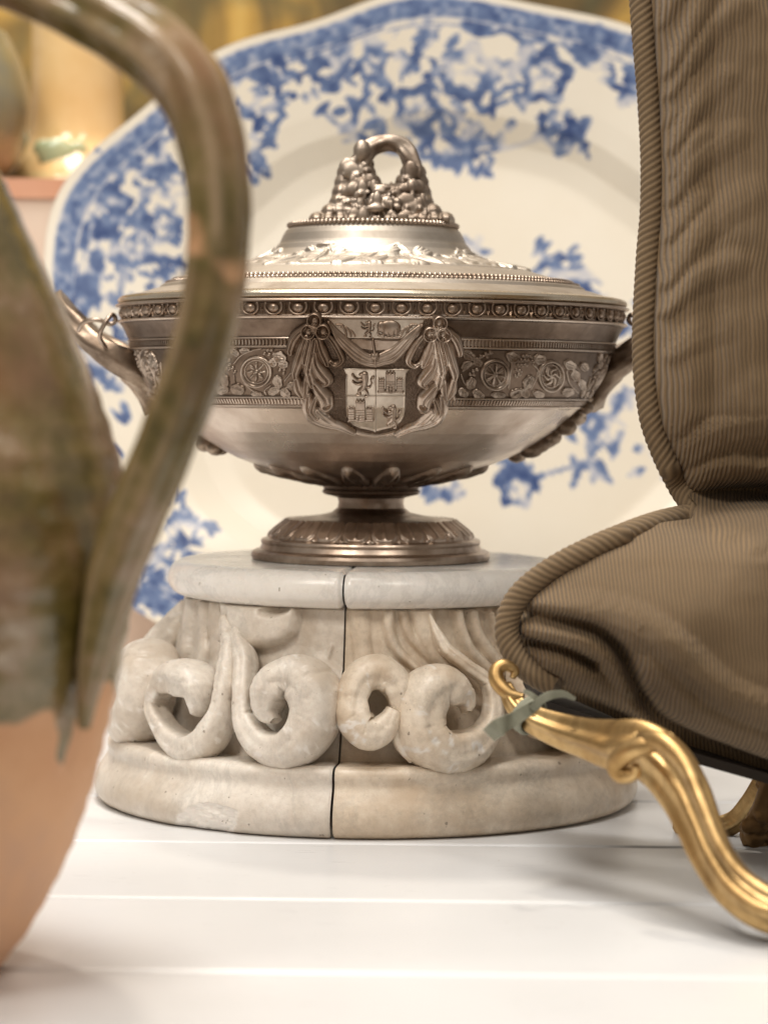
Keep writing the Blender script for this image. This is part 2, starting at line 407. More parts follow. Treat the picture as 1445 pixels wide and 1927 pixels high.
for pts, wd, H in (([(170, 290), (175, 400), (190, 520)], 42, 14), ([(285, 285), (290, 370), (325, 450), (400, 520)], [26, 24, 22, 18], 26),
                   ([(345, 290), (370, 380), (430, 450), (500, 520)], [20, 20, 20, 14], 16), ([(420, 285), (450, 400), (500, 480), (590, 560), (650, 660)], [46, 46, 42, 36, 24], 34),
                   ([(560, 290), (575, 360), (610, 440), (680, 520), (740, 600)], [20, 22, 24, 26, 20], 34), ([(620, 290), (640, 370), (690, 450), (760, 540)], [22, 22, 24, 20], 30),
                   ([(690, 290), (720, 380), (770, 450)], [14, 14, 14], 26), ([(740, 290), (780, 380), (850, 460)], [22, 22, 22], 30),
                   ([(640, 600), (690, 640), (700, 720), (670, 790)], [16, 18, 18, 12], 30)):
    hb.stroke([Bq(*q) for q in pts], np.asarray(wd)*1.27, H*1.27)
def bell_disp(PH, RR, ZZ):
    V = np.stack([AXM[0]+RR*np.sin(PH), AXM[1]-RR*np.cos(PH), ZZ], -1); px, py = project(V)
    front = (np.cos(PH) > .18)
    h = hb.sample(px, py)
    h2 = 8*np.abs(np.sin(PH*13))*np.clip((1400-py)/200, 0, 1)
    h = np.where(front, h, h2); outer = (RR > 300*S0)
    h = h+1.2*(vnoise(PH*30, ZZ*300, 3)-.5)
    return np.where(outer, h*1.5*S0, 0), 0*h
def rounded_ends(a, b, deg, drop, zmid, zr):
    def dd(PH, RR, ZZ):
        e = np.minimum(PH-R_(a), R_(b)-PH)/R_(deg); e = np.clip(e, 0, 1); k = drop*(1-np.sqrt(1-(1-e)**2))*S0
        sz = np.sign(zmid-ZZ)*np.clip(np.abs(ZZ-zmid)/zr, 0, 1)
        return np.where(RR > 60*S0, -k, 0), k*sz*.8
    return dd
chipc = P(391, 1541, 0.0)
VOL_A = [(752, 400, 50), (772, 480, 74), (784, 545, 88), (782, 610, 94), (764, 700, 96), (748, 800, 96), (730, 885, 100), (695, 965, 118), (640, 1050, 140), (565, 1085, 148), (475, 1035, 118), (410, 950, 92), (376, 862, 84), (400, 770, 100), (452, 716, 150), (522, 704, 176), (582, 737, 178), (606, 800, 128), (598, 860, 84), (582, 908, 26)]
VOL_B = [(800, 470, 46), (822, 545, 78), (840, 615, 96), (838, 700, 92), (832, 790, 92), (834, 890, 100), (872, 985, 126), (955, 1070, 156), (1070, 1085, 196), (1168, 1008, 214), (1216, 890, 220), (1198, 772, 226), (1125, 705, 208), (1040, 718, 196), (980, 770, 182), (958, 840, 150), (966, 898, 104), (1000, 936, 40)]
VOL_C = [(392, 885, 60), (352, 820, 84), (336, 740, 92), (338, 660, 96), (318, 588, 120), (250, 536, 132), (176, 562, 132), (140, 640, 118), (146, 725, 134), (195, 782, 132), (250, 776, 112), (290, 735, 84), (312, 690, 60)]
VOL_D = [(448, 300, 8), (478, 370, 36), (520, 440, 50), (600, 505, 52), (690, 575, 56), (716, 670, 66), (690, 775, 92), (612, 848, 146), (508, 865, 172), (428, 808, 180), (405, 715, 176), (434, 624, 174), (508, 592, 158), (576, 626, 116), (606, 664, 66), (606, 702, 22)]
def volute(rows, org, scl, lift=0):
    r = np.asarray(rows, float); q = catmull(r, 18); px = org[0]+q[:, 0]/scl; py = org[1]+q[:, 1]/scl; wd = q[:, 2]/scl
    s = np.linspace(0, 1, len(q))
    Rc = np.interp(py, [1130, 1200, 1250, 1300, 1400, 1460], [340, 370, 400, 424, 442, 446])+np.interp(s, [0, .25, .6, 1], [-8, 0, 6, 16])+lift
    path = on_cyl(px, py, Rc*S0, AXM)
    c = path.mean(0); u = np.array([c[0]-AXM[0], c[1]-AXM[1], 0]); u /= np.linalg.norm(u)
    k = .5*S0*wd*1.03
    cen = path[len(q)//2:].mean(0); T = np.gradient(path, axis=0); A = np.cross(T, u); sg = 1.0 if np.mean(np.sum(A*(cen-path), 1)[len(q)//3:]) > 0 else -1.0
    def sec(th, L):
        cth, sth = np.cos(th)*sg, np.sin(th); e = np.where((cth > 0) & (sth > 0), 5.5, 2.35)
        return (np.abs(np.cos(th))**e+np.abs(sth)**e)**(-1/e)*np.where((cth > 0) & (sth > 0), .93, 1)
    V, F = tube(path, k, 44, sec=sec, up=u, radb=k*1.12+9*S0)
    n = V-np.concatenate([np.repeat(path, 44, 0), path[:1], path[-1:]]); n /= np.linalg.norm(n, axis=1)[:, None]+1e-9
    d = 2.6*(vnoise(V[:, 0]*130+V[:, 1]*60, V[:, 2]*130, 61)-.5)+1.8*(vnoise(V[:, 0]*480+V[:, 1]*300, V[:, 2]*480, 62)-.5)
    d = d-2.4*np.clip((vnoise(V[:, 0]*330-V[:, 1]*200, V[:, 2]*330, 63, 2)-.74)*8, 0, 1)
    return V+n*(d*S0)[:, None], F
halves = []
for side, (a, b), lab, mt, tt in (('left', (SEAM-180+.24, SEAM-.24), 'greyish white marble half pedestal with chipped plinth, left of the seam', 'marble_carved', 'marble_white'),
                                  ('right', (SEAM+.24, SEAM+180-.24), 'warm stained marble half pedestal beside gilt leg, right of the seam', 'marble_right', 'marble_white')):
    root = empty('marble_pedestal_half', (AXM[0], AXM[1], 0), lab, 'pedestal')
    halves.append(root)
    V, F = lathe(densify(torus, 5, 1), AXM, a, b, 260, rounded_ends(a, b, 1.5, 9, zy(1085), 33*S0), True)
    V[:, 2] += 0; st = .35*np.clip(vnoise(V[:, 0]*60, V[:, 2]*60, 5)-.55, 0, 1)
    part('cap_slab', V, F, M[tt], root, attr={'stain': st, 'chip': 0*st})
    V, F = lathe(bell_d, AXM, a, b, 420, bell_disp, True); px, py = project(V)
    st = np.clip((vnoise(V[:, 0]*90, V[:, 2]*70, 9)-.48)*2.2, 0, .7)
    part('carved_bell', V, F, M[mt], root, attr={'stain': st, 'chip': 0*st})
    def pdisp(PH, RR, ZZ, side=side):
        dr, dz = rounded_ends(a, b, .5, 3, zy(1440), 60*S0)(PH, RR, ZZ)
        V = np.stack([AXM[0]+RR*np.sin(PH), AXM[1]-RR*np.cos(PH), ZZ], -1); px, py = project(V)
        big = 2.2*(vnoise(PH*9, ZZ*60, 12)-.5)+1.0*(vnoise(PH*50, ZZ*300, 13)-.5)
        dr = dr+np.where(RR > 460*S0, big*S0, 0)
        if side == 'left':
            d = np.hypot((px-392)/56, (py-1543)/32)+.35*(vnoise(px/14, py/14, 3)-.5)
            k = np.clip((1.05-d)/.25, 0, 1)*(np.cos(PH) > .2)*(RR > 460*S0)
            dr = dr-k*(5+7*(vnoise(px/7, py/7, 4)-.5))*S0
        return dr, dz
    V, F = lathe(densify(plinth, 3.0, 1), AXM, a, b, 560, pdisp, True); px, py = project(V)
    st = np.clip((vnoise(V[:, 0]*30, V[:, 2]*55, 21)-.50)*2.6, 0, .75)
    edge = np.clip((.010-V[:, 2])/.012, 0, 1)*.55*np.clip((vnoise(V[:, 0]*50, V[:, 1]*50, 22)-.35)*3, 0, 1); st = np.clip(st+edge, 0, .85)
    ch = 0*st
    if side == 'left':
        d = np.hypot((px-392)/56, (py-1543)/32)+.35*(vnoise(px/14, py/14, 3)-.5); ch = np.where((V[:, 1] < 0), np.clip((1.08-d)/.12, 0, 1), 0)
    part('plinth', V, F, M[mt], root, attr={'stain': st*(1-ch), 'chip': ch})
    rows = ((VOL_A, (160, 1020), 2.779), (VOL_B, (160, 1020), 2.779)) if side == 'left' else ((VOL_C, (600, 1020), 2.189), (VOL_D, (600, 1020), 2.189))
    for rw, og, sl in rows:
        V, F = volute(rw, og, sl)
        st = np.clip((vnoise(V[:, 0]*70, V[:, 2]*70, 31)-.50)*2.0, 0, .55)
        cp_ = np.clip((vnoise(V[:, 0]*260+V[:, 1]*90, V[:, 2]*260, 37, 3)-.70)*14, 0, .9)
        vo = part('volute', V, F, M[mt], root, attr={'stain': st, 'chip': cp_})
        for q in ((55, 110, 152) if side == 'left' else (45, 90, 135)):
            copy_part(vo, root, R_(-q if side == 'left' else q))   # angle about z seen from above

# ================================================================== silver tureen
AXT = (float(P(700, 700, 0)[0]), 0.0)
tur = empty('silver_tureen', (AXT[0], AXT[1], float(zy(1052.0))), 'tarnished silver lidded tureen with coat of arms, standing on the marble', 'tureen')
L_ = lambda p: lathe(densify(p, 4, .7), AXT, n=224)
bowl = [(440, 577), (474, 577.5), (479, 579), (480, 582), (476, 584), (466, 585), (465, 607), (475, 608), (477, 610), (475, 612.5), (470, 614), (466, 619), (461, 628), (457, 637), (454, 643), (457, 644.5), (458, 647), (452, 648), (451, 658), (455, 659.5), (455, 662), (446, 664), (438, 690), (425, 715), (408, 741), (405, 746), (409, 747.5), (409, 750), (402, 751), (396, 761), (398, 763), (394, 765.5), (386, 768), (374, 779), (358, 794), (338, 811), (312, 829), (284, 846), (252, 862), (216, 876), (176, 888), (136, 896), (100, 901), (80, 903), (5, 905)]
V, F = L_(bowl); V_b = V
o_bowl = part('bowl', V, F, M['silver_bowl'], tur)
bmap = surf_mapper([577, 582, 585, 605, 612, 643, 648, 658, 664, 690, 715, 741, 751, 761, 768, 779, 794, 811, 829, 846, 862], [476, 472, 466, 465, 470, 455, 452, 451, 446, 438, 425, 408, 402, 396, 386, 374, 358, 338, 312, 284, 252], AXT)
fmap = surf_mapper([566, 605, 614, 643, 664, 690, 715, 741, 768, 779, 794, 811, 829, 846, 862], [470, 468, 464, 456, 447, 438, 425, 408, 386, 374, 358, 338, 312, 284, 252], AXT)
cmap = surf_mapper([566, 600, 612, 645, 662, 690, 715, 741, 751, 762, 768, 779, 794, 811, 829, 846, 862], [474, 472, 470, 461, 453, 440, 427, 413, 406, 398, 391, 377, 360, 339.5, 313.5, 285, 253], AXT)
# dark frieze ground and cavetto liner, each a ring 1 px proud of the bowl
V, F = lathe(densify([(447.2, 664.5), (439.2, 690), (426.2, 715), (409.2, 741), (406.3, 745.6)], 4, .7), AXT, n=224); part('frieze_ground', V, F, M['silver_dark'], tur)
V, F = lathe(densify([(467.5, 585.6), (466.5, 604.6)], 4, .7), AXT, n=224); part('egg_band_ground', V, F, M['silver_dark'], tur)
V, F = lathe(catmull([(471, 614.2), (467, 619), (462, 628), (458, 637), (455.2, 642.5)], 6), AXT, n=224); part('cavetto', V, F, M['silver_dark'], tur)
# eggs, one by one
NE = 66
def egg_mesh():
    nu, nv = 16, 10; th = np.linspace(0, 2*math.pi, nu, endpoint=False); ps = np.linspace(0, math.pi/2, nv)
    TH, PS = np.meshgrid(th, ps, indexing='ij')
    x = 11.2*np.sin(PS)*np.cos(TH); y = 593.6+np.where(np.sin(TH) > 0, 10.6, 9.0)*np.sin(PS)*np.sin(TH); r = 465+9.0*np.cos(PS)
    V = np.stack([AXT[0]+x*S0, AXT[1]-r*S0, zy(y)], -1).reshape(-1, 3); parts_ = [(V, grid_faces(nu, nv, True).tolist())]
    a = np.radians(np.linspace(-30, 210, 22)); pth = np.stack([AXT[0]+15.6*np.cos(a)*S0, AXT[1]-0*a-467.5*S0, zy(592+14.2*np.sin(a))], -1)
    parts_.append(tube(pth, 2.4*S0, 8)); return join(parts_)
V, F = egg_mesh(); eg = part('egg', V, F, M['silver'], tur)
off = 0.9
for k in range(NE):
    e = eg if k == 0 else copy_part(eg, tur, 0)
    e.rotation_euler = (0, 0, R_(off+360*k/NE))
darts = []
for k in range(NE):
    a = R_(off+360*(k+.5)/NE); ca, sa = math.cos(a), math.sin(a)
    V = np.array([[0, 467, 586], [2.2, 466, 590], [1.2, 467, 597], [4, 466, 598], [0, 467, 606], [-4, 466, 598], [-1.2, 467, 597], [-2.2, 466, 590], [0, 472, 597]], float)
    Wd = np.stack([V[:, 0]*S0, -V[:, 1]*S0, zy(V[:, 2])], -1); Wd = np.stack([AXT[0]+Wd[:, 0]*ca-Wd[:, 1]*sa, AXT[1]+Wd[:, 0]*sa+Wd[:, 1]*ca, Wd[:, 2]], -1)
    darts.append((Wd, [[8, i, (i+1) % 8] for i in range(8)]))
V, F = join(darts); part('dart_row', V, F, M['silver'], tur, kind='stuff', smooth=False)
# dentil strips (pieces under ten pixels: one row each)
def dentil(name, ra, rb, y0, y1, n):
    ps = []
    for k in range(n):
        a = 2*math.pi*k/n; hw = math.pi/n*.58
        ang = np.array([a-hw, a+hw, a+hw, a-hw, a-hw*.8, a+hw*.8, a+hw*.8, a-hw*.8]); rr = np.array([ra-2, ra-2, rb-2, rb-2, ra+3.5, ra+3.5, rb+3.5, rb+3.5])*S0; yy = np.array([y0, y0, y1, y1, y0+1, y0+1, y1-1, y1-1])
        V = np.stack([AXT[0]+rr*np.sin(ang), AXT[1]-rr*np.cos(ang), zy(yy)], -1)
        ps.append((V, [[4, 5, 6, 7], [0, 1, 5, 4], [1, 2, 6, 5], [2, 3, 7, 6], [3, 0, 4, 7]]))
    V, F = join(ps); part(name, V, F, M['silver'], tur, smooth=False, kind='stuff')
dentil('dentil_row', 452, 451, 648.5, 658.5, 420); dentil('dentil_row', 402, 396.5, 751.2, 760.8, 400)

# frieze ornaments, drawn in enlarged views of the left and right stretches
ZL, SL = (220, 520), 3.6125; ZR = (820, 520)
def orn(name, org, box, draw, mat='silver_mid', gain=1.0, parent=None, step=3.2, mapper=None, **kw):
    h = HF(org, SL, *box, step); draw(h); return h.build(name, mapper or fmap, parent or tur, M[mat], gain=gain, **kw)
frieze = []
def wheel(org, cx, cy, r, kx, style):
    def d(h):
        h.X = cx+(h.X-cx)/kx
        h.ring(cx, cy, r-9, 12, 22); h.ring(cx, cy, r-30, 6, 13); h.ell(cx, cy, 15, 15, 0, 20)
        n = 8 if style != 'swirl' else 6
        for k in range(n):
            a = 2*math.pi*k/n+(.0 if style == 'petal' else .2); c, s_ = math.cos(a), math.sin(a)
            if style == 'petal': h.ell(cx+c*42, cy+s_*42, 27, 10, math.degrees(a), 18)
            elif style == 'spoke': h.stroke([(cx+c*10, cy+s_*10), (cx+c*62, cy+s_*62)], [5, 11], 18, smooth=False)
            else: h.stroke([(cx+c*8, cy+s_*8), (cx+math.cos(a+.35)*36, cy+math.sin(a+.35)*36), (cx+math.cos(a+1.0)*66, cy+math.sin(a+1.0)*66)], [7, 15, 9], 18)
        h.X = cx+(h.X-cx)*kx
    return orn('wheel', org, (cx-r*kx-8, cy-r-8, cx+r*kx+8, cy+r+8), d)
def grapes(org, pts, r=14):
    p = np.asarray(pts, float)
    def d(h):
        for x, y in p: h.ell(x, y, r, r, 0, 19, .5)
    return orn('grape_cluster', org, (p[:, 0].min()-r-4, p[:, 1].min()-r-4, p[:, 0].max()+r+4, p[:, 1].max()+r+4), d)
def leafs(org, rows):
    p = np.asarray([(a[0]-a[2]-9, a[1]-a[2]-9, a[0]+a[2]+9, a[1]+a[2]+9) for a in rows], float)
    def d(h):
        for x, y, rx, ry, rot in rows: h.leaf(x, y, rx, ry, rot, 20)
    return orn('vine_leaf', org, (p[:, 0].min(), p[:, 1].min(), p[:, 2].max(), p[:, 3].max()), d)
def vine(org, pts, wd=8):
    p = np.asarray(pts, float)
    return orn('vine_stem', org, (p[:, 0].min()-16, p[:, 1].min()-16, p[:, 0].max()+16, p[:, 1].max()+16), lambda h: h.stroke(pts, wd, 14))
left = [wheel(ZL, 953, 645, 108, 1.0, 'petal'),
        grapes(ZL, [(750, 515), (738, 548), (766, 568), (736, 580), (722, 603), (768, 598), (792, 618), (770, 628), (806, 646), (748, 622)]),
        grapes(ZL, [(1008, 520), (1040, 528), (1056, 497), (1070, 524), (1030, 498)]), grapes(ZL, [(1113, 632), (1142, 628), (1138, 654)]),
        leafs(ZL, [(806, 510, 40, 24, 40)]), leafs(ZL, [(874, 500, 40, 20, 0)]),
        leafs(ZL, [(738, 705, 46, 32, 70), (726, 768, 46, 30, -10), (690, 740, 34, 24, 40)]), leafs(ZL, [(826, 762, 54, 38, 20)]),
        leafs(ZL, [(1098, 712, 48, 34, 70), (1072, 772, 44, 30, -20), (1150, 785, 42, 32, 40)]), leafs(ZL, [(1112, 548, 50, 42, 30), (1136, 592, 36, 30, 0)]), leafs(ZL, [(1066, 582, 34, 28, 60)]),
        leafs(ZL, [(1186, 740, 30, 26, 60)]), leafs(ZL, [(955, 795, 44, 18, 10)]),
        vine(ZL, [(800, 590), (850, 535), (930, 500), (985, 488)]), vine(ZL, [(800, 665), (806, 720)]), vine(ZL, [(1145, 705), (1195, 640), (1215, 590)]), vine(ZL, [(700, 625), (742, 668)]), vine(ZL, [(868, 720), (930, 772), (1000, 806)]), vine(ZL, [(1020, 800), (1010, 770), (1048, 738)])]
right = [wheel(ZR, 398, 665, 106, .94, 'spoke'), wheel(ZR, 775, 675, 108, .82, 'swirl'),
         grapes(ZR, [(590, 540), (615, 533), (641, 545), (578, 566), (604, 566), (630, 572), (654, 574), (556, 600), (582, 602), (608, 600), (546, 634), (570, 640), (540, 676), (562, 664)]),
         grapes(ZR, [(302, 540), (336, 524), (366, 515), (346, 546)]), grapes(ZR, [(230, 662), (250, 640), (276, 630), (256, 666)]),
         leafs(ZR, [(220, 532, 52, 36, 30)]), leafs(ZR, [(205, 600, 46, 26, -30), (282, 580, 38, 28, 30)]), leafs(ZR, [(236, 722, 46, 34, -60), (182, 785, 40, 30, 30), (284, 798, 46, 32, 30)]),
         leafs(ZR, [(515, 545, 46, 40, 20)]), leafs(ZR, [(700, 560, 44, 36, 0)]), leafs(ZR, [(540, 795, 48, 34, -30), (596, 788, 40, 30, 50)]), leafs(ZR, [(622, 715, 56, 30, -60)]), leafs(ZR, [(690, 795, 44, 26, 10)]),
         leafs(ZR, [(420, 802, 52, 22, 0)]), leafs(ZR, [(905, 600, 44, 34, 20), (940, 670, 44, 34, 70)]), leafs(ZR, [(890, 780, 46, 32, -10)]), leafs(ZR, [(985, 730, 46, 28, 70)]), leafs(ZR, [(1000, 610, 34, 30, 60)]),
         vine(ZR, [(180, 640), (250, 590), (320, 540), (380, 520)]), vine(ZR, [(480, 530), (510, 580), (500, 660), (490, 760)]), vine(ZR, [(660, 600), (690, 650), (640, 760)]), vine(ZR, [(880, 640), (900, 720), (960, 790)]), vine(ZR, [(170, 670), (190, 720), (230, 760)])]
for o in left: copy_part(o, tur, R_(-42)); copy_part(o, tur, R_(-84)); copy_part(o, tur, R_(150))
for o in right: copy_part(o, tur, R_(46)); copy_part(o, tur, R_(90))

# coat of arms
ZC, SCc = (520, 560), 3.8026
def arms(name, box, draw, mat='silver', parent=None, base=0., step=2.8, gain=1., **kw):
    h = HF(ZC, SCc, *box, step); draw(h); return h.build(name, cmap, parent or tur, M[mat], base=base, gain=gain, **kw)
arms('stippled_ground', (100, 120, 1340, 1000), lambda h: h.poly([(215, 150), (330, 128), (1090, 134), (1215, 170), (1250, 700), (1180, 800), (1130, 880), (1000, 908), (860, 962), (705, 985), (560, 962), (450, 925), (270, 888), (220, 790), (180, 700)], 7, 10).rough(2.2, 2), 'silver_dark')
arms('crest_panel', (340, 130, 1090, 310), lambda h: h.poly([(370, 146), (1062, 150), (1010, 292), (440, 288)], 13, 8), 'silver_shield')
def swag(h):
    h.poly([(480, 292), (935, 300), (870, 350), (790, 372), (705, 380), (620, 366), (540, 340)], 15, 10)
    for k, (dy, wd, H) in enumerate(((0, 30, 30), (26, 20, 36), (58, 22, 38), (-24, 18, 27))):
        h.stroke([(372+k*4, 170), (450, 262+dy*.7), (560, 360+dy), (640, 415+dy*.8), (706, 430+dy*.75), (770, 412+dy*.8), (850, 372+dy), (960, 262+dy*.7), (1042-k*4, 190)], [12, wd, wd, wd*.8, wd, wd, 12], H)
    h.stroke([(690, 290), (704, 400), (712, 480)], [10, 12, 10], 40); h.ell(706, 412, 42, 34, 0, 46)
arms('swag', (350, 150, 1070, 510), swag, 'silver')
def shield_d(h):
    out = [(478, 496), (958, 500), (930, 535), (926, 580), (922, 790), (914, 835), (896, 872), (862, 902), (815, 922), (760, 934), (706, 948), (650, 934), (600, 924), (552, 903), (520, 872), (503, 835), (498, 790), (496, 580), (500, 540)]
    h.poly(out, 22, 9); h.poly([(x*.955+706*.045, y*.955+705*.045) for x, y in out], -7, 5, 'sum')
    h.stroke([(706, 500), (706, 940)], 6, 6, 'sum', smooth=False); h.stroke([(498, 692), (922, 692)], 5, 5, 'sum', smooth=False)
sh = arms('shield', (470, 488, 966, 956), shield_d, 'silver_shield')
def lion(cx, cy, k=1.0, fl=1):
    X = lambda pts: [(cx+fl*x*k, cy+y*k) for x, y in pts]
    def d(h):
        h.ell(cx+fl*22*k, cy-55*k, 26*k, 22*k, 0, 26); h.stroke(X([(22, -50), (26, -15), (22, 20), (6, 45)]), [26*k, 24*k, 20*k, 17*k], 26)
        h.stroke(X([(15, -25), (-20, -18), (-48, -35), (-62, -52)]), [13*k, 10*k, 9*k, 11*k], 24); h.stroke(X([(15, 0), (-20, 12), (-50, 2), (-60, -6)]), [12*k, 10*k, 8*k, 9*k], 24)
        h.stroke(X([(8, 42), (-18, 62), (-8, 84), (-30, 88)]), [15*k, 11*k, 8*k, 8*k], 24); h.stroke(X([(14, 42), (36, 64), (44, 92), (28, 98)]), [15*k, 11*k, 8*k, 9*k], 24)
        h.stroke(X([(28, 30), (58, 34), (72, 10), (66, -14), (82, -34)]), [7*k, 8*k, 8*k, 7*k, 12*k], 20); h.stroke(X([(2, -58), (-14, -54)]), [9*k, 6*k], 22, smooth=False)
        h.h = np.where(h.h > 0, h.h-2, 0)
    return d, (cx-100*k, cy-95*k, cx+100*k, cy+115*k)
def castle(cx, cy):
    def d(h):
        for x0, x1, y0, y1, H in ((-34, 34, -72, 60, 24), (-88, -40, -26, 60, 18), (40, 88, -26, 60, 18)):
            h.poly([(cx+x0, cy+y0), (cx+x1, cy+y0), (cx+x1, cy+y1), (cx+x0, cy+y1)], H, 5)
            for q in range(3):
                xx = cx+x0+(x1-x0)*(q+.5)/3; h.poly([(xx-(x1-x0)*.10, cy+y0-10), (xx+(x1-x0)*.10, cy+y0-10), (xx+(x1-x0)*.10, cy+y0+2), (xx-(x1-x0)*.10, cy+y0+2)], H, 4)
        h.poly([(cx-14, cy+62), (cx-14, cy+22), (cx, cy+2), (cx+14, cy+22), (cx+14, cy+62)], -17, 4, 'sum')
        for q in range(5): h.stroke([(cx-84, cy-18+q*17), (cx+84, cy-18+q*17)], 3, -4, 'sum', smooth=False)
        h.h = np.where(h.h > 1, h.h, 0)
        h.stroke([(cx-84, cy+64), (cx-40, cy+58), (cx, cy+66), (cx+50, cy+58), (cx+86, cy+64)], 10, 16)
    return d, (cx-104, cy-94, cx+104, cy+84)
for nm, (d, bx), mt in (('lion', lion(610, 596), 'silver'), ('castle', castle(815, 600), 'silver'), ('castle', castle(603, 800), 'silver'), ('lion', lion(815, 822, .88), 'silver')):
    h = HF(ZC, SCc, *bx, 2.6); d(h); h.build(nm, cmap, sh, M[mt], base=15/SCc)
d, bx = lion(650, 212, .66); arms('crest_lion', bx, d, 'silver', base=12/SCc)
def beast(h):
    h.ell(812, 212, 78, 56, 0, 26); h.ell(752, 205, 34, 40, 0, 24)
    for x in (768, 800, 832, 858): h.stroke([(x, 220), (x-3, 262)], 11, 24, smooth=False)
    h.stroke([(735, 262), (800, 282), (880, 276)], 12, 18); h.stroke([(735, 215), (728, 250), (740, 262)], 9, 20)
arms('crest_beast', (715, 150, 900, 300), beast, 'silver', base=10/SCc)
def mantle(h, x, fl):
    for q, (dx, dy) in enumerate(((0, 0), (34, 18), (62, 34))):
        h.stroke([(x+fl*dx, 190+dy), (x+fl*(dx+40), 195+dy), (x+fl*(dx+66), 240+dy*.6), (x+fl*(dx+70), 275)], [9, 13, 12, 8], 22-3*q)
arms('mantling', (400, 150, 580, 300), lambda h: mantle(h, 432, 1), 'silver'); arms('mantling', (860, 150, 1030, 300), lambda h: mantle(h, 1000, -1), 'silver')
def rosette(cx, cy, pet):
    def d(h):
        for x, y in pet: h.ring(x, y, 46, 11, 62); h.ell(x, y, 44, 44, 0, 46, .7)
        h.ell(cx, cy, 42, 42, 0, 60, .6)
        for k in range(14): h.stroke([(cx+12*math.cos(k*.4488), cy+12*math.sin(k*.4488)), (cx+36*math.cos(k*.4488), cy+36*math.sin(k*.4488))], 4, 62, smooth=False)
        h.ell(cx, cy, 12, 12, 0, 68)
    return d
arms('rosette', (180, 95, 410, 300), rosette(278, 212, [(283, 158), (240, 232), (342, 232)]), 'silver')
arms('rosette', (1025, 110, 1250, 320), rosette(1136, 236, [(1158, 176), (1090, 250), (1186, 252)]), 'silver')
DR = [([(215, 205), (140, 275), (108, 360), (112, 390)], [16, 30, 24, 14], 40), ([(225, 270), (195, 350), (165, 450), (145, 520), (150, 560)], [20, 34, 34, 28, 14], 48),
      ([(250, 290), (222, 390), (215, 450)], [18, 30, 18], 54), ([(285, 285), (262, 390), (240, 500), (236, 540)], [18, 32, 34, 18], 56), ([(310, 285), (330, 370), (358, 430), (375, 470)], [16, 30, 28, 12], 46),
      ([(365, 250), (420, 320), (462, 400), (470, 440), (430, 470), (395, 445)], [14, 22, 22, 20, 18, 10], 40), ([(150, 560), (165, 640), (195, 690)], [20, 30, 20], 42), ([(288, 380), (292, 460), (330, 530), (372, 580), (350, 605)], [14, 30, 40, 34, 16], 52),
      ([(240, 500), (256, 570), (270, 612)], [24, 34, 18], 56), ([(282, 600), (312, 650), (352, 706), (362, 750)], [20, 36, 44, 40], 54), ([(225, 560), (220, 640), (215, 700)], [20, 26, 16], 40),
      ([(238, 690), (232, 770), (270, 840), (350, 880), (460, 905), (560, 945)], [22, 34, 34, 28, 22, 12], 46), ([(290, 700), (262, 780), (300, 830)], [16, 26, 14], 52), ([(300, 790), (360, 850), (440, 890)], [18, 24, 12], 40), ([(200, 700), (225, 800), (250, 860)], [12, 20, 12], 34)]
def drape(mir):
    def d(h):
        for pts, wd, H in DR:
            q = [((1412-x) if mir else x, y+(12 if mir else 0)) for x, y in pts]; h.stroke(q, np.asarray(wd)*1.42, H*1.05, groove=.30); h.stroke([(a_+(9 if mir else -9), b_) for a_, b_ in q], np.asarray(wd)*.45, H*1.15)
        e = (1412-360 if mir else 360, 752+(4 if mir else 0)); h.ell(e[0], e[1], 46, 32, 20 if mir else -20, 58); h.ell(e[0]-(8 if mir else -8), e[1]+2, 30, 18, 20 if mir else -20, -40, .5, 'sum')
        if mir: h.stroke([(1262, 560), (1270, 650), (1262, 690)], 7, 26); h.ell(1266, 712, 15, 30, 0, 30)
        h.h = np.maximum(h.h, 0)
    return d
arms('drapery', (70, 180, 580, 975), drape(False), 'silver'); arms('drapery', (840, 180, 1345, 985), drape(True), 'silver')
arms('ribbon_border', (430, 850, 1000, 1010), lambda h: h.stroke([(450, 905), (560, 950), (640, 972), (706, 980), (780, 972), (860, 950), (980, 900)], [20, 15, 12, 12, 12, 15, 20], 24, groove=.3), 'silver')

# foot
collar = [(5, 899), (100, 900), (98, 904), (88, 906), (91, 909), (92, 914), (90, 918), (88, 920), (91, 922), (92, 926), (88, 930), (74, 933), (64, 936), (5, 937)]
V, F = L_(collar); part('collar', V, F, M['silver_dark'], tur)
foot = [(5, 934), (63, 936), (61, 945), (63, 955), (74, 964), (100, 970), (140, 975), (155, 978), (160, 983), (178, 997), (192, 1010), (200, 1013), (205, 1014), (207, 1018), (205, 1023), (207, 1028), (209, 1032), (217, 1034), (223, 1037), (225, 1043), (224, 1049), (221, 1051.5), (5, 1051.8)]
V, F = L_(foot); part('foot', V, F, M['silver'], tur)
def ring_relief(name, levels, radii, nphi, nt, hfun, mat, parent, **kw):
    lv = np.linspace(0, 1, nt); LV = np.interp(lv, np.linspace(0, 1, len(levels)), levels); RA = np.interp(lv, np.linspace(0, 1, len(radii)), radii)
    ph = np.linspace(-math.pi, math.pi, nphi, endpoint=False); PH, T = np.meshgrid(ph, lv, indexing='ij'); Rr = np.broadcast_to(RA, PH.shape); Lv = np.broadcast_to(LV, PH.shape)
    dR = np.gradient(RA); dL = np.gradient(LV); nr = np.abs(dL)/np.hypot(dR, dL); nl = -np.sign(dL)*dR/np.hypot(dR, dL)
    h = hfun(PH, T); r2 = (Rr+nr*h)*S0; z = zy((Lv+nl*h*1.0).ravel()).reshape(PH.shape)
    V = np.stack([AXT[0]+r2*np.sin(PH), AXT[1]-r2*np.cos(PH), z], -1); F = grid_faces(nphi, nt, True, False)
    return part(name, V, F, mat, parent, **kw)
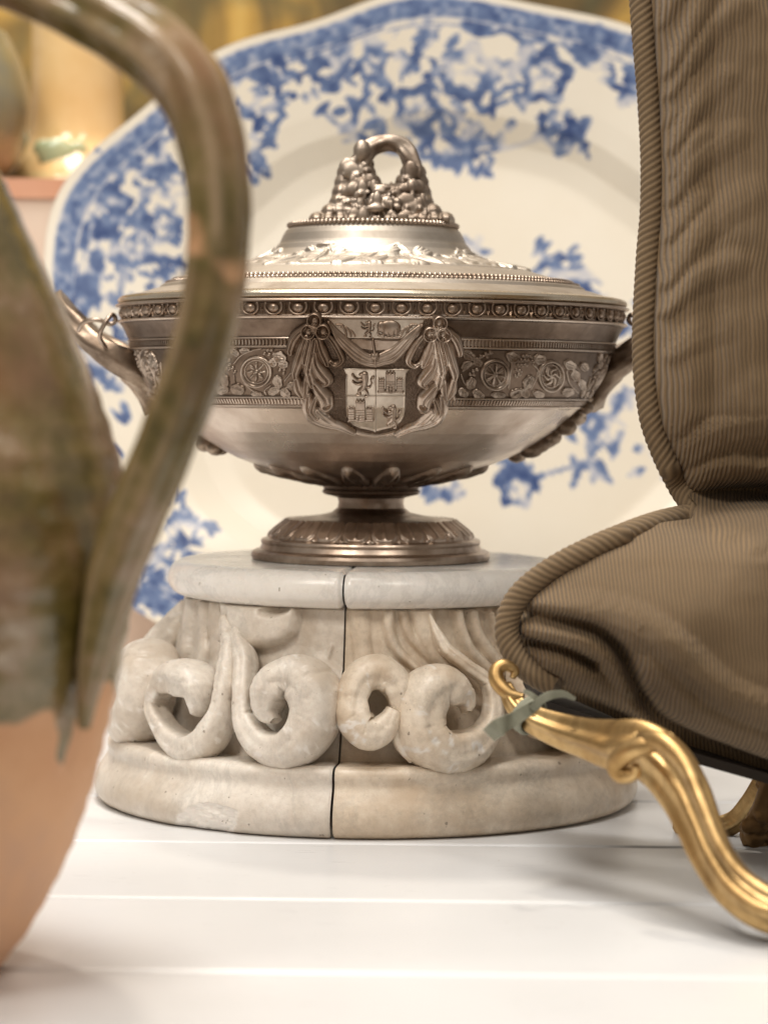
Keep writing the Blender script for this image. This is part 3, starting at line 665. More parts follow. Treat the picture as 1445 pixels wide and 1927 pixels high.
def lotus(PH, T):
    n = 22; u = ((PH/(2*math.pi)*n) % 1)-.5; wv = .46*np.clip(1-((T-.35)/.68)**4, 0, 1)**.5; e = np.clip((wv-np.abs(u))/.08, 0, 1)
    h = 5*np.sqrt(1-(1-e)**2)*(.55+.45*(np.abs(u)/.46)**1.2); rib = 2.4*np.exp(-(u/.05)**2)*(T < .93)
    u2 = (((PH/(2*math.pi)*n)+.5) % 1)-.5; bk = 2.2*np.exp(-(u2/.06)**2)*(T > .25)
    return np.where(T > .01, np.maximum(h+rib*e, bk)+.3, -1)*np.clip((1-T)/.03, 0, 1)+.2
ring_relief('leaf_ring', [979, 984, 997, 1011], [156, 162, 179, 194], 900, 44, lotus, M['silver'], tur)
def calyx(PH, T):
    n = 16; u = ((PH/(2*math.pi)*n) % 1)-.5; lob = .5+.5*np.cos(u*2*math.pi); tip = .25+.75*(1-lob)
    tip = tip*.72; e = np.clip((T-tip)/.12, 0, 1); nz = vnoise(PH*26+60, T*6+3, 17)
    return np.where(e > 0, 3+7*e*(.4+.9*nz)+2.5*np.cos(u*20)*e, -1.5)
ring_relief('acanthus_ring', [866, 876, 888, 896, 903], [243, 216, 176, 136, 92], 720, 30, calyx, M['silver_mid'], tur)
# spouted mounts and branch handles at the two sides
def branch_sec(seed):
    return lambda th, L: 1+.13*np.cos(5*th+L*60)+.10*np.sin(3*th-L*130+seed)+.07*np.sin(9*th+L*210)
for sgn in (-1, 1):
    X = lambda x: 700+sgn*x
    pts = [(402, 748, .006), (428, 715, -.006), (452, 692, -.014), (488, 668, -.016), (530, 640, -.010), (566, 604, .000), (588, 574, .016), (590, 566, .036), (566, 592, .052), (520, 634, .058), (470, 670, .050), (425, 715, .030)]
    pth = np.array([P(X(a), b, y) for a, b, y in pts]); pth = catmull(pth, 9); n = len(pth); s = np.linspace(0, 1, n)
    rad = np.interp(s, [0, .12, .3, .55, .8, 1], [34, 30, 23, 17, 18, 24])*S0
    V, F = tube(pth, rad, 20, branch_sec(sgn), up=(0, 0, 1)); hd = part('handle', V, F, M['silver_brown'], tur)
    tp = catmull([P(X(a), b, y) for a, b, y in ((500, 655, -.02), (512, 632, -.028), (500, 605, -.03), (488, 592, -.026), (482, 602, -.022), (492, 610, -.022), (515, 602, -.024), (540, 606, -.022), (552, 622, -.016))], 8)
    V, F = tube(tp, 4.2*S0, 8); part('tendril', V, F, M['silver'], hd)
    bl = []
    for k in range(26):
        t_ = k/25; lv = np.interp(t_, [0, .3, 1], [730, 772, 852])+rng.normal(0, 3); r = np.interp(lv, [730, 768, 794, 829, 862], [416, 388, 360, 314, 254])+8+rng.normal(0, 4); ph = R_(90*sgn+rng.normal(0, 7)*(1-.3*t_))
        c = (AXT[0]+r*S0*math.sin(ph), AXT[1]-r*S0*math.cos(ph), float(zy(lv))); bl.append(ball(c, (10+11*rng.random())*S0, 12, 8, (1, 1.25, .8)))
    V, F = join(bl); V = V+rng.normal(0, .00012, V.shape); mo = part('leaf_mount', V, F, M['silver_brown'], tur)
    rm = mo.modifiers.new('remesh', 'REMESH'); rm.mode = 'VOXEL'; rm.voxel_size = .0007; rm.use_smooth_shade = True
# lid
LO = [(5, 421), (120, 421), (148, 423), (156, 426), (157, 431), (163, 436), (168, 444), (174, 458), (184, 473), (198, 485), (220, 494), (260, 503), (300, 512), (345, 525), (376, 534), (394, 541), (400, 547), (410, 549), (432, 556), (448, 561), (458, 562), (470, 565), (474, 569), (474.5, 574), (470, 576.6), (5, 576.8)]
V, F = L_(LO); lid = part('lid', V, F, M['silver_lid'], tur)
V, F = lathe(densify([(446, 560.2), (458.5, 561.0), (471, 564.3), (475.3, 568.8), (475.6, 573.6), (472.5, 576.4)], 3, .5), AXT, n=224); part('rim_band', V, F, M['silver_rim'], lid)
def beads(name, r, lv, rad, n, mat):
    b0, f0 = ball((0, 0, 0), rad*S0, 10, 6); ps = []
    for k in range(n):
        a = 2*math.pi*k/n; ps.append((b0+np.array([AXT[0]+r*S0*math.sin(a), AXT[1]-r*S0*math.cos(a), float(zy(lv))]), f0))
    V, F = join(ps); part(name, V, F, mat, lid, kind='stuff')
beads('bead_row', 157, 426, 5.0, 110, M['silver']); beads('bead_row', 372, 533, 5.2, 250, M['silver']); beads('bead_row', 384, 538, 4.6, 270, M['silver'])
def wreath(PH, T):
    x = PH/(2*math.pi)*44; h = np.full(PH.shape, -1.5)
    r = np.random.default_rng(5)
    for k in range(44):
        for q in range(5):
            cx = (k+r.random()-.5); cy = .12+.76*r.random(); a = r.normal(0, .5)+(.5 if q % 2 else -.4)
            du = ((x-cx+22) % 44-22)*.62; dv = (T-cy)*1.25
            U = du*math.cos(a)+dv*math.sin(a); V = -du*math.sin(a)+dv*math.cos(a); d = (U/.42)**2+(V/.13)**2
            h = np.maximum(h, np.where(d < 1, (2.5+4.5*r.random())*np.sqrt(np.maximum(1-d, 0))*(1-.35*np.exp(-(V/.03)**2)), -1.5))
    top = .30+.22*np.cos(x*2*math.pi/5.5+.6); h = np.where(T < top, np.minimum(h, 3*(T/np.maximum(top, .05))**3-1.5), h); h = np.maximum(h, .0)+.9; return np.where((T < .004) | (T > .996), -2., h)
ring_relief('wreath', [462, 474, 486, 495, 504, 511], [176.5, 185, 200, 222, 263, 298], 1500, 46, wreath, M['silver_lid'], lid)
# vine finial
fin = []
def Pt(x, y, Y): return P(460+x/3.141, 230+y/3.141, Y)
loop = catmull([Pt(x, y, Y) for x, y, Y in ((585, 560, 0), (600, 500, 0), (622, 400, 0), (655, 290, .0), (698, 205, -.001), (765, 145, 0), (850, 118, 0), (930, 146, .001), (982, 215, 0), (1006, 300, 0), (1020, 400, 0), (1030, 500, 0), (1050, 560, 0))], 8)
fin.append(tube(loop, np.interp(np.linspace(0, 1, len(loop)), [0, .3, .5, .7, 1], [27, 19, 14, 18, 27])*S0, 20, lambda th, L: 1+.15*np.cos(4*th+L*150)+.10*np.sin(3*th-L*320)))
fin.append(ball(Pt(695, 170, -.003), 17*S0, 14, 10, (1, .9, 1.25)))
r = np.random.default_rng(11)
for k in range(330):
    y = r.uniform(250, 585); t_ = (y-330)/255; xl = np.interp(y, [250, 370, 490, 545, 600], [585, 552, 515, 455, 405]); xr = np.interp(y, [250, 400, 520, 560, 600], [1050, 1080, 1095, 1130, 1180]); x = r.uniform(xl+24, xr-24)
    if ((x-850)/116)**2+((y-258)/120)**2 < 1.0: continue
    dep = np.interp(y, [250, 330, 600], [.006, .009, .030]); Y = r.choice([-1, 1])*dep*math.sqrt(max(.05, 1-((x-800)/420)**2))*r.uniform(.75, 1.05)
    if k % 2 == 0: fin.append(ball(Pt(x, y, Y), r.uniform(8, 13)*S0, 12, 8, (r.uniform(.5, 1.6), .5, r.uniform(.5, 1.6))))
    else: fin.append(ball(Pt(x, y, Y), r.uniform(3.5, 6)*S0, 10, 7))
for y, hw, dp in ((300, 205, .005), (360, 220, .007), (420, 235, .011), (480, 250, .016), (540, 300, .024), (590, 375, .030)):
    for x in np.linspace(810-hw, 810+hw, 12):
        if ((x-850)/125)**2+((y-255)/130)**2 < 1.0: continue
        fin.append(ball(Pt(x, y, 0), 14*S0, 10, 8, (1.4, dp/(14*S0)*.85, 1.3)))
V, F = join(fin); fo = part('finial', V, F, M['silver_brown2'], lid)
rm = fo.modifiers.new('remesh', 'REMESH'); rm.mode = 'VOXEL'; rm.voxel_size = .00055; rm.use_smooth_shade = True

# ================================================================== blue and white platter
TL = R_(11); pc = P(850, 690, .262); pn = np.array([0, -math.cos(TL), math.sin(TL)])
NPH, NR = 760, 250
ph = np.linspace(0, 2*math.pi, NPH, endpoint=False); rho = np.concatenate([np.linspace(0, .6, 70, endpoint=False), np.linspace(.6, 1, NR-70)])
def lobes(p):
    k = 1+.011*np.cos(12*p+.9); 
    for a, s_, g in ((207, 19, .046), (333, 19, .046), (26, 16, .05), (154, 16, .05), (249, 9, -.010), (291, 9, -.010)):
        d = (np.degrees(p)-a+180) % 360-180; k = k+g*np.exp(-(d/s_)**2)
    return k
PHI, RHO = np.meshgrid(ph, rho, indexing='ij')
qx = 850+770*np.cos(PHI)*RHO*lobes(PHI)**RHO; qy = 690+690*np.sin(PHI)*RHO*lobes(PHI)**RHO
base = on_plane(qx, qy, pc, pn)
prof_h = np.interp(RHO, [0, .58, .64, .70, .76, .95, 1], [-.016, -.016, -.013, -.004, 0, .010, .012])
FV = base + pn*prof_h[..., None]
# the blue print
ink = np.zeros(qx.shape)
nz = vnoise(qx/26, qy/26, 41, 3); nf = vnoise(qx/11, qy/11, 42, 2); nb = vnoise(qx/70, qy/70, 43, 2)
ink = np.maximum(ink, np.clip((RHO-.922)/.012, 0, 1)*np.clip((.982-RHO)/.008, 0, 1)*(.62+.5*(nf-.4)))
ink = np.maximum(ink, np.clip((RHO-.905)/.006, 0, 1)*np.clip((.916-RHO)/.004, 0, 1)*.55)
edge = .918-.085*np.clip((nb-.35)*3, 0, 1)-.03*np.abs(np.sin(PHI*22))
ink = np.maximum(ink, np.where((RHO > edge) & (RHO < .925), np.clip((nz-.34)*5, 0, 1)*.9, 0))
pr_ = np.random.default_rng(77)
def mark(m_, v):
    global ink; ink = np.where(m_, np.maximum(ink, v), ink)
def leafm(x, y, a, l, w_, v):
    U = (qx-x)*math.cos(a)+(qy-y)*math.sin(a); Vv = -(qx-x)*math.sin(a)+(qy-y)*math.cos(a)
    mark((U/l)**2+(Vv/w_)**2 < 1, v)
def spray(x, y, r, n, v=.9, big=1.0):
    for k in range(n):
        a = pr_.uniform(0, 6.28); d = r*math.sqrt(pr_.random()); leafm(x+d*math.cos(a), y+d*math.sin(a)*.85, pr_.uniform(0, 6.28), pr_.uniform(8, 22)*big, pr_.uniform(4, 9)*big, v*pr_.uniform(.55, 1.1))
def bloom(x, y, r, v=.85):
    global ink
    d = np.hypot(qx-x, qy-y); a = np.arctan2(qy-y, qx-x); rr = r*(1+.16*np.cos(5*a+x))
    mark((d < rr) & (d > rr*.58), v); ink = np.where(d < rr*.55, .12+.4*(nf > .56), ink); mark(d < rr*.16, .7)
for a in ((640, 120, 60, 12), (560, 170, 70, 20, .95), (500, 200, 60, 20, 1.0), (470, 260, 45, 10), (480, 318, 26, 9, 1.1), (690, 215, 55, 14), (760, 150, 60, 16), (820, 110, 50, 14), (850, 240, 70, 18), (920, 240, 70, 16), (960, 170, 50, 12), (1060, 240, 45, 18, 1.0), (1080, 262, 30, 8, 1.0), (900, 280, 60, 10), (800, 260, 50, 10), (670, 245, 24, 6, 1), (1180, 180, 34, 10, 1.05), (1150, 110, 60, 14), (1240, 140, 60, 16), (1300, 220, 60, 14),
          (230, 330, 60, 12, .7), (260, 400, 60, 18, .75), (300, 460, 60, 22, .85), (320, 520, 50, 22, 1.0), (210, 440, 30, 8, 1.1), (190, 520, 50, 12, .7), (240, 560, 60, 16, .8), (160, 560, 40, 10, .8), (300, 380, 40, 10, .7), (280, 600, 50, 14, .8), (150, 640, 60, 16, .8), (200, 700, 50, 12, .7), (230, 790, 22, 8, 1.0), (130, 800, 50, 10, .8), (180, 880, 60, 14, .8),
          (330, 960, 34, 12, 1.0), (345, 1010, 36, 14, 1.0), (320, 1060, 38, 14, 1.0), (375, 1050, 22, 6, .8), (290, 1110, 40, 12, 1.0), (275, 1150, 34, 12, 1.0), (240, 1060, 40, 10, .9), (385, 1000, 18, 4, .7), (300, 900, 16, 3, .7),
          (1040, 480, 40, 12, .95, 1.2), (1075, 470, 20, 5, .9, 1.1), (1060, 515, 34, 10, .95, 1.2), (1105, 540, 44, 16, 1.0, 1.3), (1190, 590, 30, 8, 1), (1120, 590, 30, 6, .8), (1180, 640, 34, 8, .9), (900, 455, 22, 5, .85), (880, 490, 20, 4, .85),
          (968, 870, 30, 12, 1.05, 1.3), (1140, 820, 34, 12, .8, 1.2), (1110, 880, 34, 12, .8, 1.2), (1155, 770, 30, 7, .6), (1010, 890, 22, 6, .95), (845, 915, 24, 7, .9, 1.2), (1190, 730, 30, 8, .85), (1060, 800, 50, 12, .9, 1.2), (1100, 760, 40, 10, 1.0), (800, 925, 18, 4, .8), (1230, 860, 40, 10, .8)):
    a = list(a); a[3] = max(4, int(a[3]*(1.25 if a[1] < 300 else .8))); spray(*a)
for a in ((785, 205, 44), (1025, 150, 48, .95), (880, 140, 50, .8), (940, 150, 34, .7), (975, 915, 36, 1.0), (310, 430, 34, .7), (255, 480, 30, .6), (700, 130, 28, .7), (240, 620, 32), (330, 350, 30, .6)): bloom(*a)
# stems
for pts in ([(600, 210), (680, 260), (800, 285), (950, 270), (1080, 240)], [(200, 360), (260, 440), (330, 540)], [(345, 940), (330, 1040), (280, 1150)], [(1040, 470), (1100, 540), (1180, 620)], [(1180, 720), (1120, 850), (980, 900)]):
    q = catmull(pts, 12)
    for a, b in zip(q[:-1], q[1:]): leafm((a[0]+b[0])/2, (a[1]+b[1])/2, math.atan2(b[1]-a[1], b[0]-a[0]), np.linalg.norm(b-a)*.7, 4.5, .8)
ink = np.clip(ink*(.60+.6*nf)*np.where(RHO > .90, 1.0, 1.0)*np.clip(np.where(RHO > .918, 9., 0)+.35+(vnoise(qx/34, qy/34, 55, 2)-.28)*3.0, .25, 1), 0, 1)
BV = base + pn*(prof_h-.006)[..., None]
Vp = np.concatenate([FV.reshape(-1, 3), BV.reshape(-1, 3)]); n0 = NPH*NR
Ff = grid_faces(NPH, NR, True, False); Fb = Ff[:, ::-1]+n0
i = np.arange(NPH); i2 = (i+1) % NPH; Fe = np.stack([i*NR+NR-1, i*NR+NR-1+n0, i2*NR+NR-1+n0, i2*NR+NR-1], -1)
t = NT('blue printed creamware'); at_ = t.attr('ink'); cr = t.ramp(t.noise(9, 4), [(.35, (.80, .725, .60)), (.65, (.84, .78, .67))])
blue = t.ramp(at_, [(0., (.83, .76, .64)), (.22, (.56, .56, .60)), (.55, (.165, .23, .39)), (1., (.042, .075, .205))])
t.set(Base_Color=t.mix(t.ramp(at_, [(0, (0, 0, 0)), (.10, (1, 1, 1))]), cr, blue), Roughness=.32, Coat_Weight=.15, Coat_Roughness=.15); M['plate'] = t.m
lowest = FV[..., 2].min()
pl = part('platter', Vp, np.concatenate([Ff, Fb, Fe]), M['plate'], attr={'ink': np.concatenate([ink.ravel(), 0*ink.ravel()])})
tag(pl, 'large oval blue and white floral platter leaning upright behind the tureen', 'platter')
print('platter lowest z', lowest, 'y', FV[..., 1].min(), FV[..., 1].max())
pl.location.z += .002-lowest if abs(lowest) < .05 else 0

# ================================================================== background: picture, vase, jar, box
YB = .78
t = NT('blurred ochre landscape paint'); a = t.noise(3.4, 5, .6, dist=1.5); b = t.noise(9, 4, .6, dist=.8)
c = t.ramp(a, [(.36, (.045, .036, .012)), (.46, (.15, .09, .02)), (.53, (.46, .28, .055)), (.60, (.62, .43, .13)), (.70, (.22, .12, .03))])
c = t.mix(t.ramp(b, [(.52, (0, 0, 0)), (.66, (.7, .7, .7))]), c, (.09, .085, .03)); t.set(Base_Color=c, Roughness=.45); t.bump(t.noise(60, 5), .3, .002); M['paint'] = t.m
M['gilt'] = None
def boxV(x0, x1, y0, y1, z0, z1, bev=0):
    V = np.array([[x, y, z] for x in (x0, x1) for y in (y0, y1) for z in (z0, z1)], float)
    return V, [[0, 1, 3, 2], [4, 6, 7, 5], [0, 4, 5, 1], [2, 3, 7, 6], [0, 2, 6, 4], [1, 5, 7, 3]]
pic = empty('oil_painting', (0, YB, 0), 'blurred ochre and brown oil painting behind the platter', 'painting')
V, F = boxV(-.62, .62, YB, YB+.02, .0, .95); part('canvas', V, F, M['paint'], pic, smooth=False)
q0 = P(612, 30, YB-.02); q1 = P(738, 30, YB-.02)
# gilt baluster standing in front of the picture
def vlathe(rows, px0, Y, n=64, name=None):
    c = P(px0, 300, Y); k = (Y-CAM[1])/FPX
    pr = np.asarray(rows, float); z = P(np.full(len(pr), px0), pr[:, 1], Y)[:, 2]; ph = np.linspace(0, 2*math.pi, n, endpoint=False)
    PH, J = np.meshgrid(ph, np.arange(len(pr)), indexing='ij')
    return np.stack([c[0]+pr[J, 0]*k*np.sin(PH), Y-pr[J, 0]*k*np.cos(PH), z[J]], -1).reshape(-1, 3), grid_faces(n, len(pr), True)
t = NT('ochre glaze'); n = t.noise(24, 4); o3 = t.xyz()
t.set(Base_Color=t.ramp(n, [(.3, (.74, .50, .22)), (.55, (.80, .58, .29)), (.75, (.68, .45, .18))]), Roughness=.14, Coat_Weight=.6, Coat_Roughness=.06); M['ochre'] = t.m
M['ochre_pale'] = simple('pale ochre glaze', (.66, .52, .26), .2, 0, (.60, .47, .22), 30, .05, .001, .5)
M['green_glaze'] = simple('green glaze', (.34, .44, .28), .22, 0, (.50, .52, .30), 40, .05, .001, .5)
M['dark_glaze'] = simple('dark blue grey glaze', (.17, .175, .15), .25, 0, (.32, .25, .11), 14, .1, .002, .4)
M['pink_paint'] = simple('faded pink paint', (.80, .66, .55), .5, 0, (.74, .55, .44), 8)
M['terracotta_rim'] = simple('terracotta paint', (.62, .30, .18), .5, 0, (.70, .38, .25), 12)
YV = .44; zb = float(P(140, 318, YV)[2])
vs_ = empty('ochre_vase', P(140, 318, YV), 'shiny ochre glazed vase with green blotch, blurred behind the platter rim', 'vase')
V, F = vlathe(catmull([(5, -40), (62, -40), (78, -36), (84, -20), (86, 60), (88, 150), (92, 205), (100, 235), (120, 262), (136, 290), (140, 308), (136, 317), (5, 318)], 5), 145, YV); part('body', V, F, M['ochre'], vs_)
V, F = vlathe(catmull([(141, 291), (145, 300), (146, 310), (142, 318)], 4), 145, YV); part('foot_ring', V, F, M['ochre_pale'], vs_)
for gx, gy, gr in ((122, 258, 34), (92, 244, 18), (160, 248, 18)):
    c = P(gx, gy, YV); k = (YV-CAM[1])/FPX; ang = math.asin(max(-.9, min(.9, (gx-145)/112))); rr = np.interp(gy, [205, 235, 262, 290], [92, 100, 120, 136])*k
    V, F = ball((P(145, 300, YV)[0]+rr*math.sin(ang), YV-rr*math.cos(ang), c[2]), gr*k, 14, 9, (1, .22, .9)); part('glaze_blotch', V, F, M['green_glaze'], vs_)
V, F = vlathe(catmull([(5, 20), (100, 24), (128, 60), (150, 120), (160, 180), (150, 240), (124, 285), (90, 306), (5, 316)], 5), -100, YV-.06)
dj = part('dark_jar', V-P(-100, 316, YV-.06), F, M['dark_glaze']); dj.location = tuple(P(-100, 316, YV-.06)); tag(dj, 'dark blue grey glazed jar at the upper left edge', 'jar')
zt = float(P(100, 334, YV-.115)[2])
bx = empty('painted_box', (P(60, 400, YV)[0], YV, 0), 'pale pink painted box with terracotta top edge under the ochre vase', 'box')
x0 = P(-330, 400, YV)[0]; x1 = P(330, 400, YV)[0]
V, F = boxV(x0, x1, YV-.112, YV+.14, 0.0, zt-.0124); part('body', V, F, M['pink_paint'], bx, smooth=False)
V, F = boxV(x0-.003, x1+.003, YV-.115, YV+.143, zt-.0122, zt-.0005); part('lid', V, F, M['terracotta_rim'], bx, smooth=False)
dj.location.z += zt-float(P(-100, 316, YV-.06)[2]); vs_.location.z += zt-zb

# ================================================================== terracotta jug in the left foreground
YJ = -.38; KJ = (YJ-CAM[1])/FPX; JX = float(P(-250, 1000, YJ)[0])
t = NT('jug clay and glaze'); o3 = t.xyz(); z = o3[2]
nb_ = t.noise(16, 5, .6); nm = t.noise(38, 6, .65); nl = t.noise(120, 4, .6)
glz = t.ramp(nm, [(.30, (.062, .047, .008)), (.43, (.135, .10, .023)), (.52, (.215, .155, .056)), (.60, (.285, .19, .10)), (.72, (.48, .38, .27))])
glz = t.mix(t.ramp(nb_, [(.46, (0, 0, 0)), (.64, (.8, .8, .8))]), glz, (.26, .135, .07))
cl = t.ramp(nb_, [(.3, (.66, .335, .165)), (.5, (.74, .415, .22)), (.7, (.62, .365, .23))])
ga = t.attr('glaze'); gg = t.math('ADD', ga, t.math('MULTIPLY', t.math('SUBTRACT', nm, .5), .5))
k = t.ramp(gg, [(.44, (0, 0, 0)), (.56, (1, 1, 1))])
jc = t.mix(k, cl, glz); jc = t.mix(t.math('MULTIPLY', t.attr('wear'), .8), jc, (.42, .30, .185))
t.set(Coat_Weight=t.math('MULTIPLY', t.attr('glaze'), .55), Coat_Roughness=.16, Base_Color=jc, Roughness=t.ramp(gg, [(.42, (.60,)*3), (.58, (.24,)*3)])); t.bump(nm, .3, .004); M['jug'] = t.m
jug = empty('terracotta_jug', (JX, YJ, 0), 'terracotta jug with olive brown glaze and ribbed handle, left foreground', 'jug')
jp = [(5, 1834), (228, 1834), (246, 1831), (256, 1822), (272, 1805), (314, 1748), (380, 1620), (430, 1470), (468, 1300), (494, 1180), (502, 1100), (498, 1000), (481, 900), (452, 800), (384, 625), (312, 470), (250, 335), (190, 220), (146, 110), (130, 0), (132, -70), (150, -130), (172, -160), (170, -172), (140, -168), (118, -120)]
pj = catmull(jp, 7); pj[:, 0] = np.maximum(pj[:, 0], 4)
NJ = 160; phj = np.linspace(0, 2*math.pi, NJ, endpoint=False); zj = P(np.full(len(pj), -250.), pj[:, 1], YJ)[:, 2]; print('jug base z', zj.min()); zj = zj-zj.min()+.0005
PH, J = np.meshgrid(phj, np.arange(len(pj)), indexing='ij')
RJ = pj[J, 0]*KJ*(1+.012*(vnoise(PH*2.5, pj[J, 1]/120, 8)-.5)+.004*np.sin(pj[J, 1]/9))
V = np.stack([JX+RJ*np.sin(PH), YJ-RJ*np.cos(PH), zj[J]], -1).reshape(-1, 3); px, py = project(V)
lim = 1300+120*(vnoise(PH*3, PH*0+2, 5).ravel()-.5); drip = 120*np.exp(-((PH.ravel()-R_(62))/.055)**2)+40*np.exp(-((PH.ravel()-R_(100))/.2)**2)
lv = pj[J, 1].ravel(); gl = np.clip(.5+(lim+drip-lv)/70, 0, 1)
part('body', V, grid_faces(NJ, len(pj), True), M['jug'], jug, attr={'glaze': gl})
AZ = R_(62); hn = np.array([math.cos(AZ), math.sin(AZ), 0])      # normal of the handle's plane
hp = [(-128, -62, 118), (-40, -56, 116), (70, -24, 118), (185, 26, 126), (285, 84, 134), (352, 150, 128), (388, 235, 118), (406, 330, 112), (411, 430, 108), (399, 560, 108), (369, 685, 106), (326, 805, 104), (280, 920, 102), (240, 1015, 100), (206, 1110, 92), (182, 1210, 70), (166, 1300, 44), (158, 1370, 22)]
q = catmull(hp, 10); path = on_plane(q[:, 0], q[:, 1], (JX, YJ, 0), hn); kk = np.linalg.norm(path-CAM, axis=1)/FPX
def strap(th, L): return 1+.058*np.cos(7*th+.6)+.03*np.sin(3*th+L*40)+.012*np.sin(L*300+th*2)
V, F = tube(path, q[:, 2]*kk*.5, 48, strap, up=hn, radb=q[:, 2]*kk*.5*np.interp(np.linspace(0, 1, len(q)), [0, .3, .7, 1], [1.35, 1.25, 1.2, 1.0]))
gla = .78+.25*np.sin(np.arange(len(V))*0)-.33*np.clip((vnoise(V[:, 2]*30, V[:, 0]*40, 3)-.55)*4, 0, 1)
thq = np.concatenate([np.broadcast_to(np.linspace(0, 2*math.pi, 48, endpoint=False), (len(q), 48)).ravel(), [0, 0]])
wr = np.clip(.5+.5*np.cos(7*thq+.6), 0, 1)**2*np.clip((vnoise(V[:, 2]*28, thq*1.3, 14)-.36)*3.2, 0, 1)
part('handle', V, F, M['jug'], jug, attr={'glaze': gla, 'wear': wr})

# ================================================================== gilt stand under the cushion
t = NT('worn gilding'); n = t.noise(40, 5, .6); n2 = t.noise(14, 4)
t.set(Base_Color=t.mix(t.ramp(t.noise(28, 6, .7, dist=1.0), [(.42, (0, 0, 0)), (.62, (.85, .85, .85))]), t.ramp(n, [(.3, (.40, .235, .08)), (.6, (.69, .48, .225))]), (.30, .185, .075)), Metallic=.92, Roughness=t.ramp(n, [(.3, (.48,)*3), (.7, (.32,)*3)])); t.bump(n, .15, .001); M['gilt'] = t.m
M['shade_pad'] = simple('shade dark seat pad', (.022, .014, .008), .95, 0, (.014, .009, .005), 60)  # near black: shadow under the cushion is put into the pad colour
st_ = empty('gilt_stand', P(1300, 1600, -.28)*np.array([1, 1, 0]), 'gilded scroll legged stand holding the brown cushion, right foreground', 'stand')
def gpath(rows, n=9): 
    r = catmull(rows, n); return P(r[:, 0], r[:, 1], r[:, 3]), r[:, 2]*(r[:, 3]-CAM[1])/FPX*.5
def moulded(th, L): return 1+.15*np.cos(5*th+.9)+.05*np.cos(3*th)
pth, rd = gpath([(950, 1288, 26, -.205), (966, 1322, 42, -.208), (1000, 1352, 56, -.215), (1050, 1374, 70, -.225), (1110, 1392, 84, -.238), (1160, 1404, 104, -.25), (1205, 1410, 116, -.262), (1250, 1440, 118, -.274), (1288, 1495, 108, -.285), (1315, 1555, 96, -.296), (1342, 1615, 90, -.306), (1380, 1668, 92, -.316), (1430, 1705, 96, -.324), (1490, 1728, 92, -.33), (1540, 1745, 70, -.334), (1570, 1752, 40, -.335)])
rd = rd*.84; V, F = tube(pth, rd, 36, moulded, up=(.25, 1, 0), radb=rd*1.05); leg = part('leg', V, F, M['gilt'], st_)
pth, rd = gpath([(1262, 1392, 30, -.29), (1225, 1400, 36, -.293), (1186, 1412, 40, -.29), (1160, 1436, 40, -.285), (1168, 1458, 34, -.285), (1192, 1456, 26, -.288), (1196, 1440, 14, -.29)]); V, F = tube(pth, rd, 18, up=(.2, 1, 0)); part('scroll', V, F, M['gilt'], leg)
pth, rd = gpath([(1200, 1392, 34, -.288), (1248, 1398, 40, -.298), (1290, 1440, 36, -.308), (1320, 1510, 30, -.318), (1348, 1580, 26, -.326), (1390, 1640, 24, -.334), (1445, 1680, 24, -.342), (1510, 1704, 18, -.348)]); V, F = tube(pth, rd, 16, up=(.25, 1, 0)); part('moulding', V, F, M['gilt'], leg)
pth, rd = gpath([(985, 1312, 14, -.21), (958, 1306, 26, -.208), (936, 1284, 30, -.205), (934, 1262, 28, -.203), (950, 1252, 24, -.202), (968, 1262, 18, -.202), (964, 1276, 12, -.203)]); V, F = tube(pth, rd, 16, up=(.2, 1, 0)); part('scroll', V, F, M['gilt'], leg)
pth, rd = gpath([(1470, 1420, 44, -.13), (1440, 1470, 46, -.12), (1412, 1510, 40, -.11), (1380, 1545, 40, -.105), (1330, 1560, 44, -.102), (1290, 1554, 40, -.10), (1272, 1545, 26, -.10)]); V, F = tube(pth, rd, 24, moulded, up=(.2, 1, 0)); rl = part('leg', V, F, M['gilt'], st_)
M['gilt_dark'] = simple('dark worn gilding', (.26, .155, .065), .45, .8, (.09, .05, .022), 40, .2, .001)
r = np.random.default_rng(3); ac = []
spine = catmull([P(*q) for q in ((1490, 1415, -.16), (1462, 1470, -.15), (1440, 1520, -.14), (1420, 1560, -.13), (1432, 1600, -.128), (1462, 1628, -.128))], 14)
ac.append(tube(spine, np.interp(np.linspace(0, 1, len(spine)), [0, .4, 1], [34, 26, 16])*.00022, 18, moulded))
for k in range(80):
    i_ = int(r.uniform(4, len(spine)-1)); d_ = r.normal(0, 1, 3); d_ /= np.linalg.norm(d_); c_ = spine[i_]+d_*r.uniform(14, 34)*.00022*np.array([1.2, .8, 1.0]); c_[2] = max(c_[2], .004)
    ac.append(ball(c_, r.uniform(9, 17)*.00022, 12, 8, (r.uniform(.7, 1.5), .8, r.uniform(.8, 1.7))))
V, F = join(ac); ao = part('carved_leg', V, F, M['gilt_dark'], st_); rm = ao.modifiers.new('remesh', 'REMESH'); rm.mode = 'VOXEL'; rm.voxel_size = .0008; rm.use_smooth_shade = True
# assumed seat pad, its near-black standing for the shadow gap under the cushion
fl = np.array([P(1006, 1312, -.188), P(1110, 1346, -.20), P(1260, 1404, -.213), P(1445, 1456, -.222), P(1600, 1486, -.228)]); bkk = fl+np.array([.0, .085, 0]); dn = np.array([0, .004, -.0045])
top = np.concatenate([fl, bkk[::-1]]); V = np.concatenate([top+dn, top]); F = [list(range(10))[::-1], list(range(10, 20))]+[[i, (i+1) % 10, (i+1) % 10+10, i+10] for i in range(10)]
part('shade_seat_pad', V, F, M['shade_pad'], st_, smooth=False)

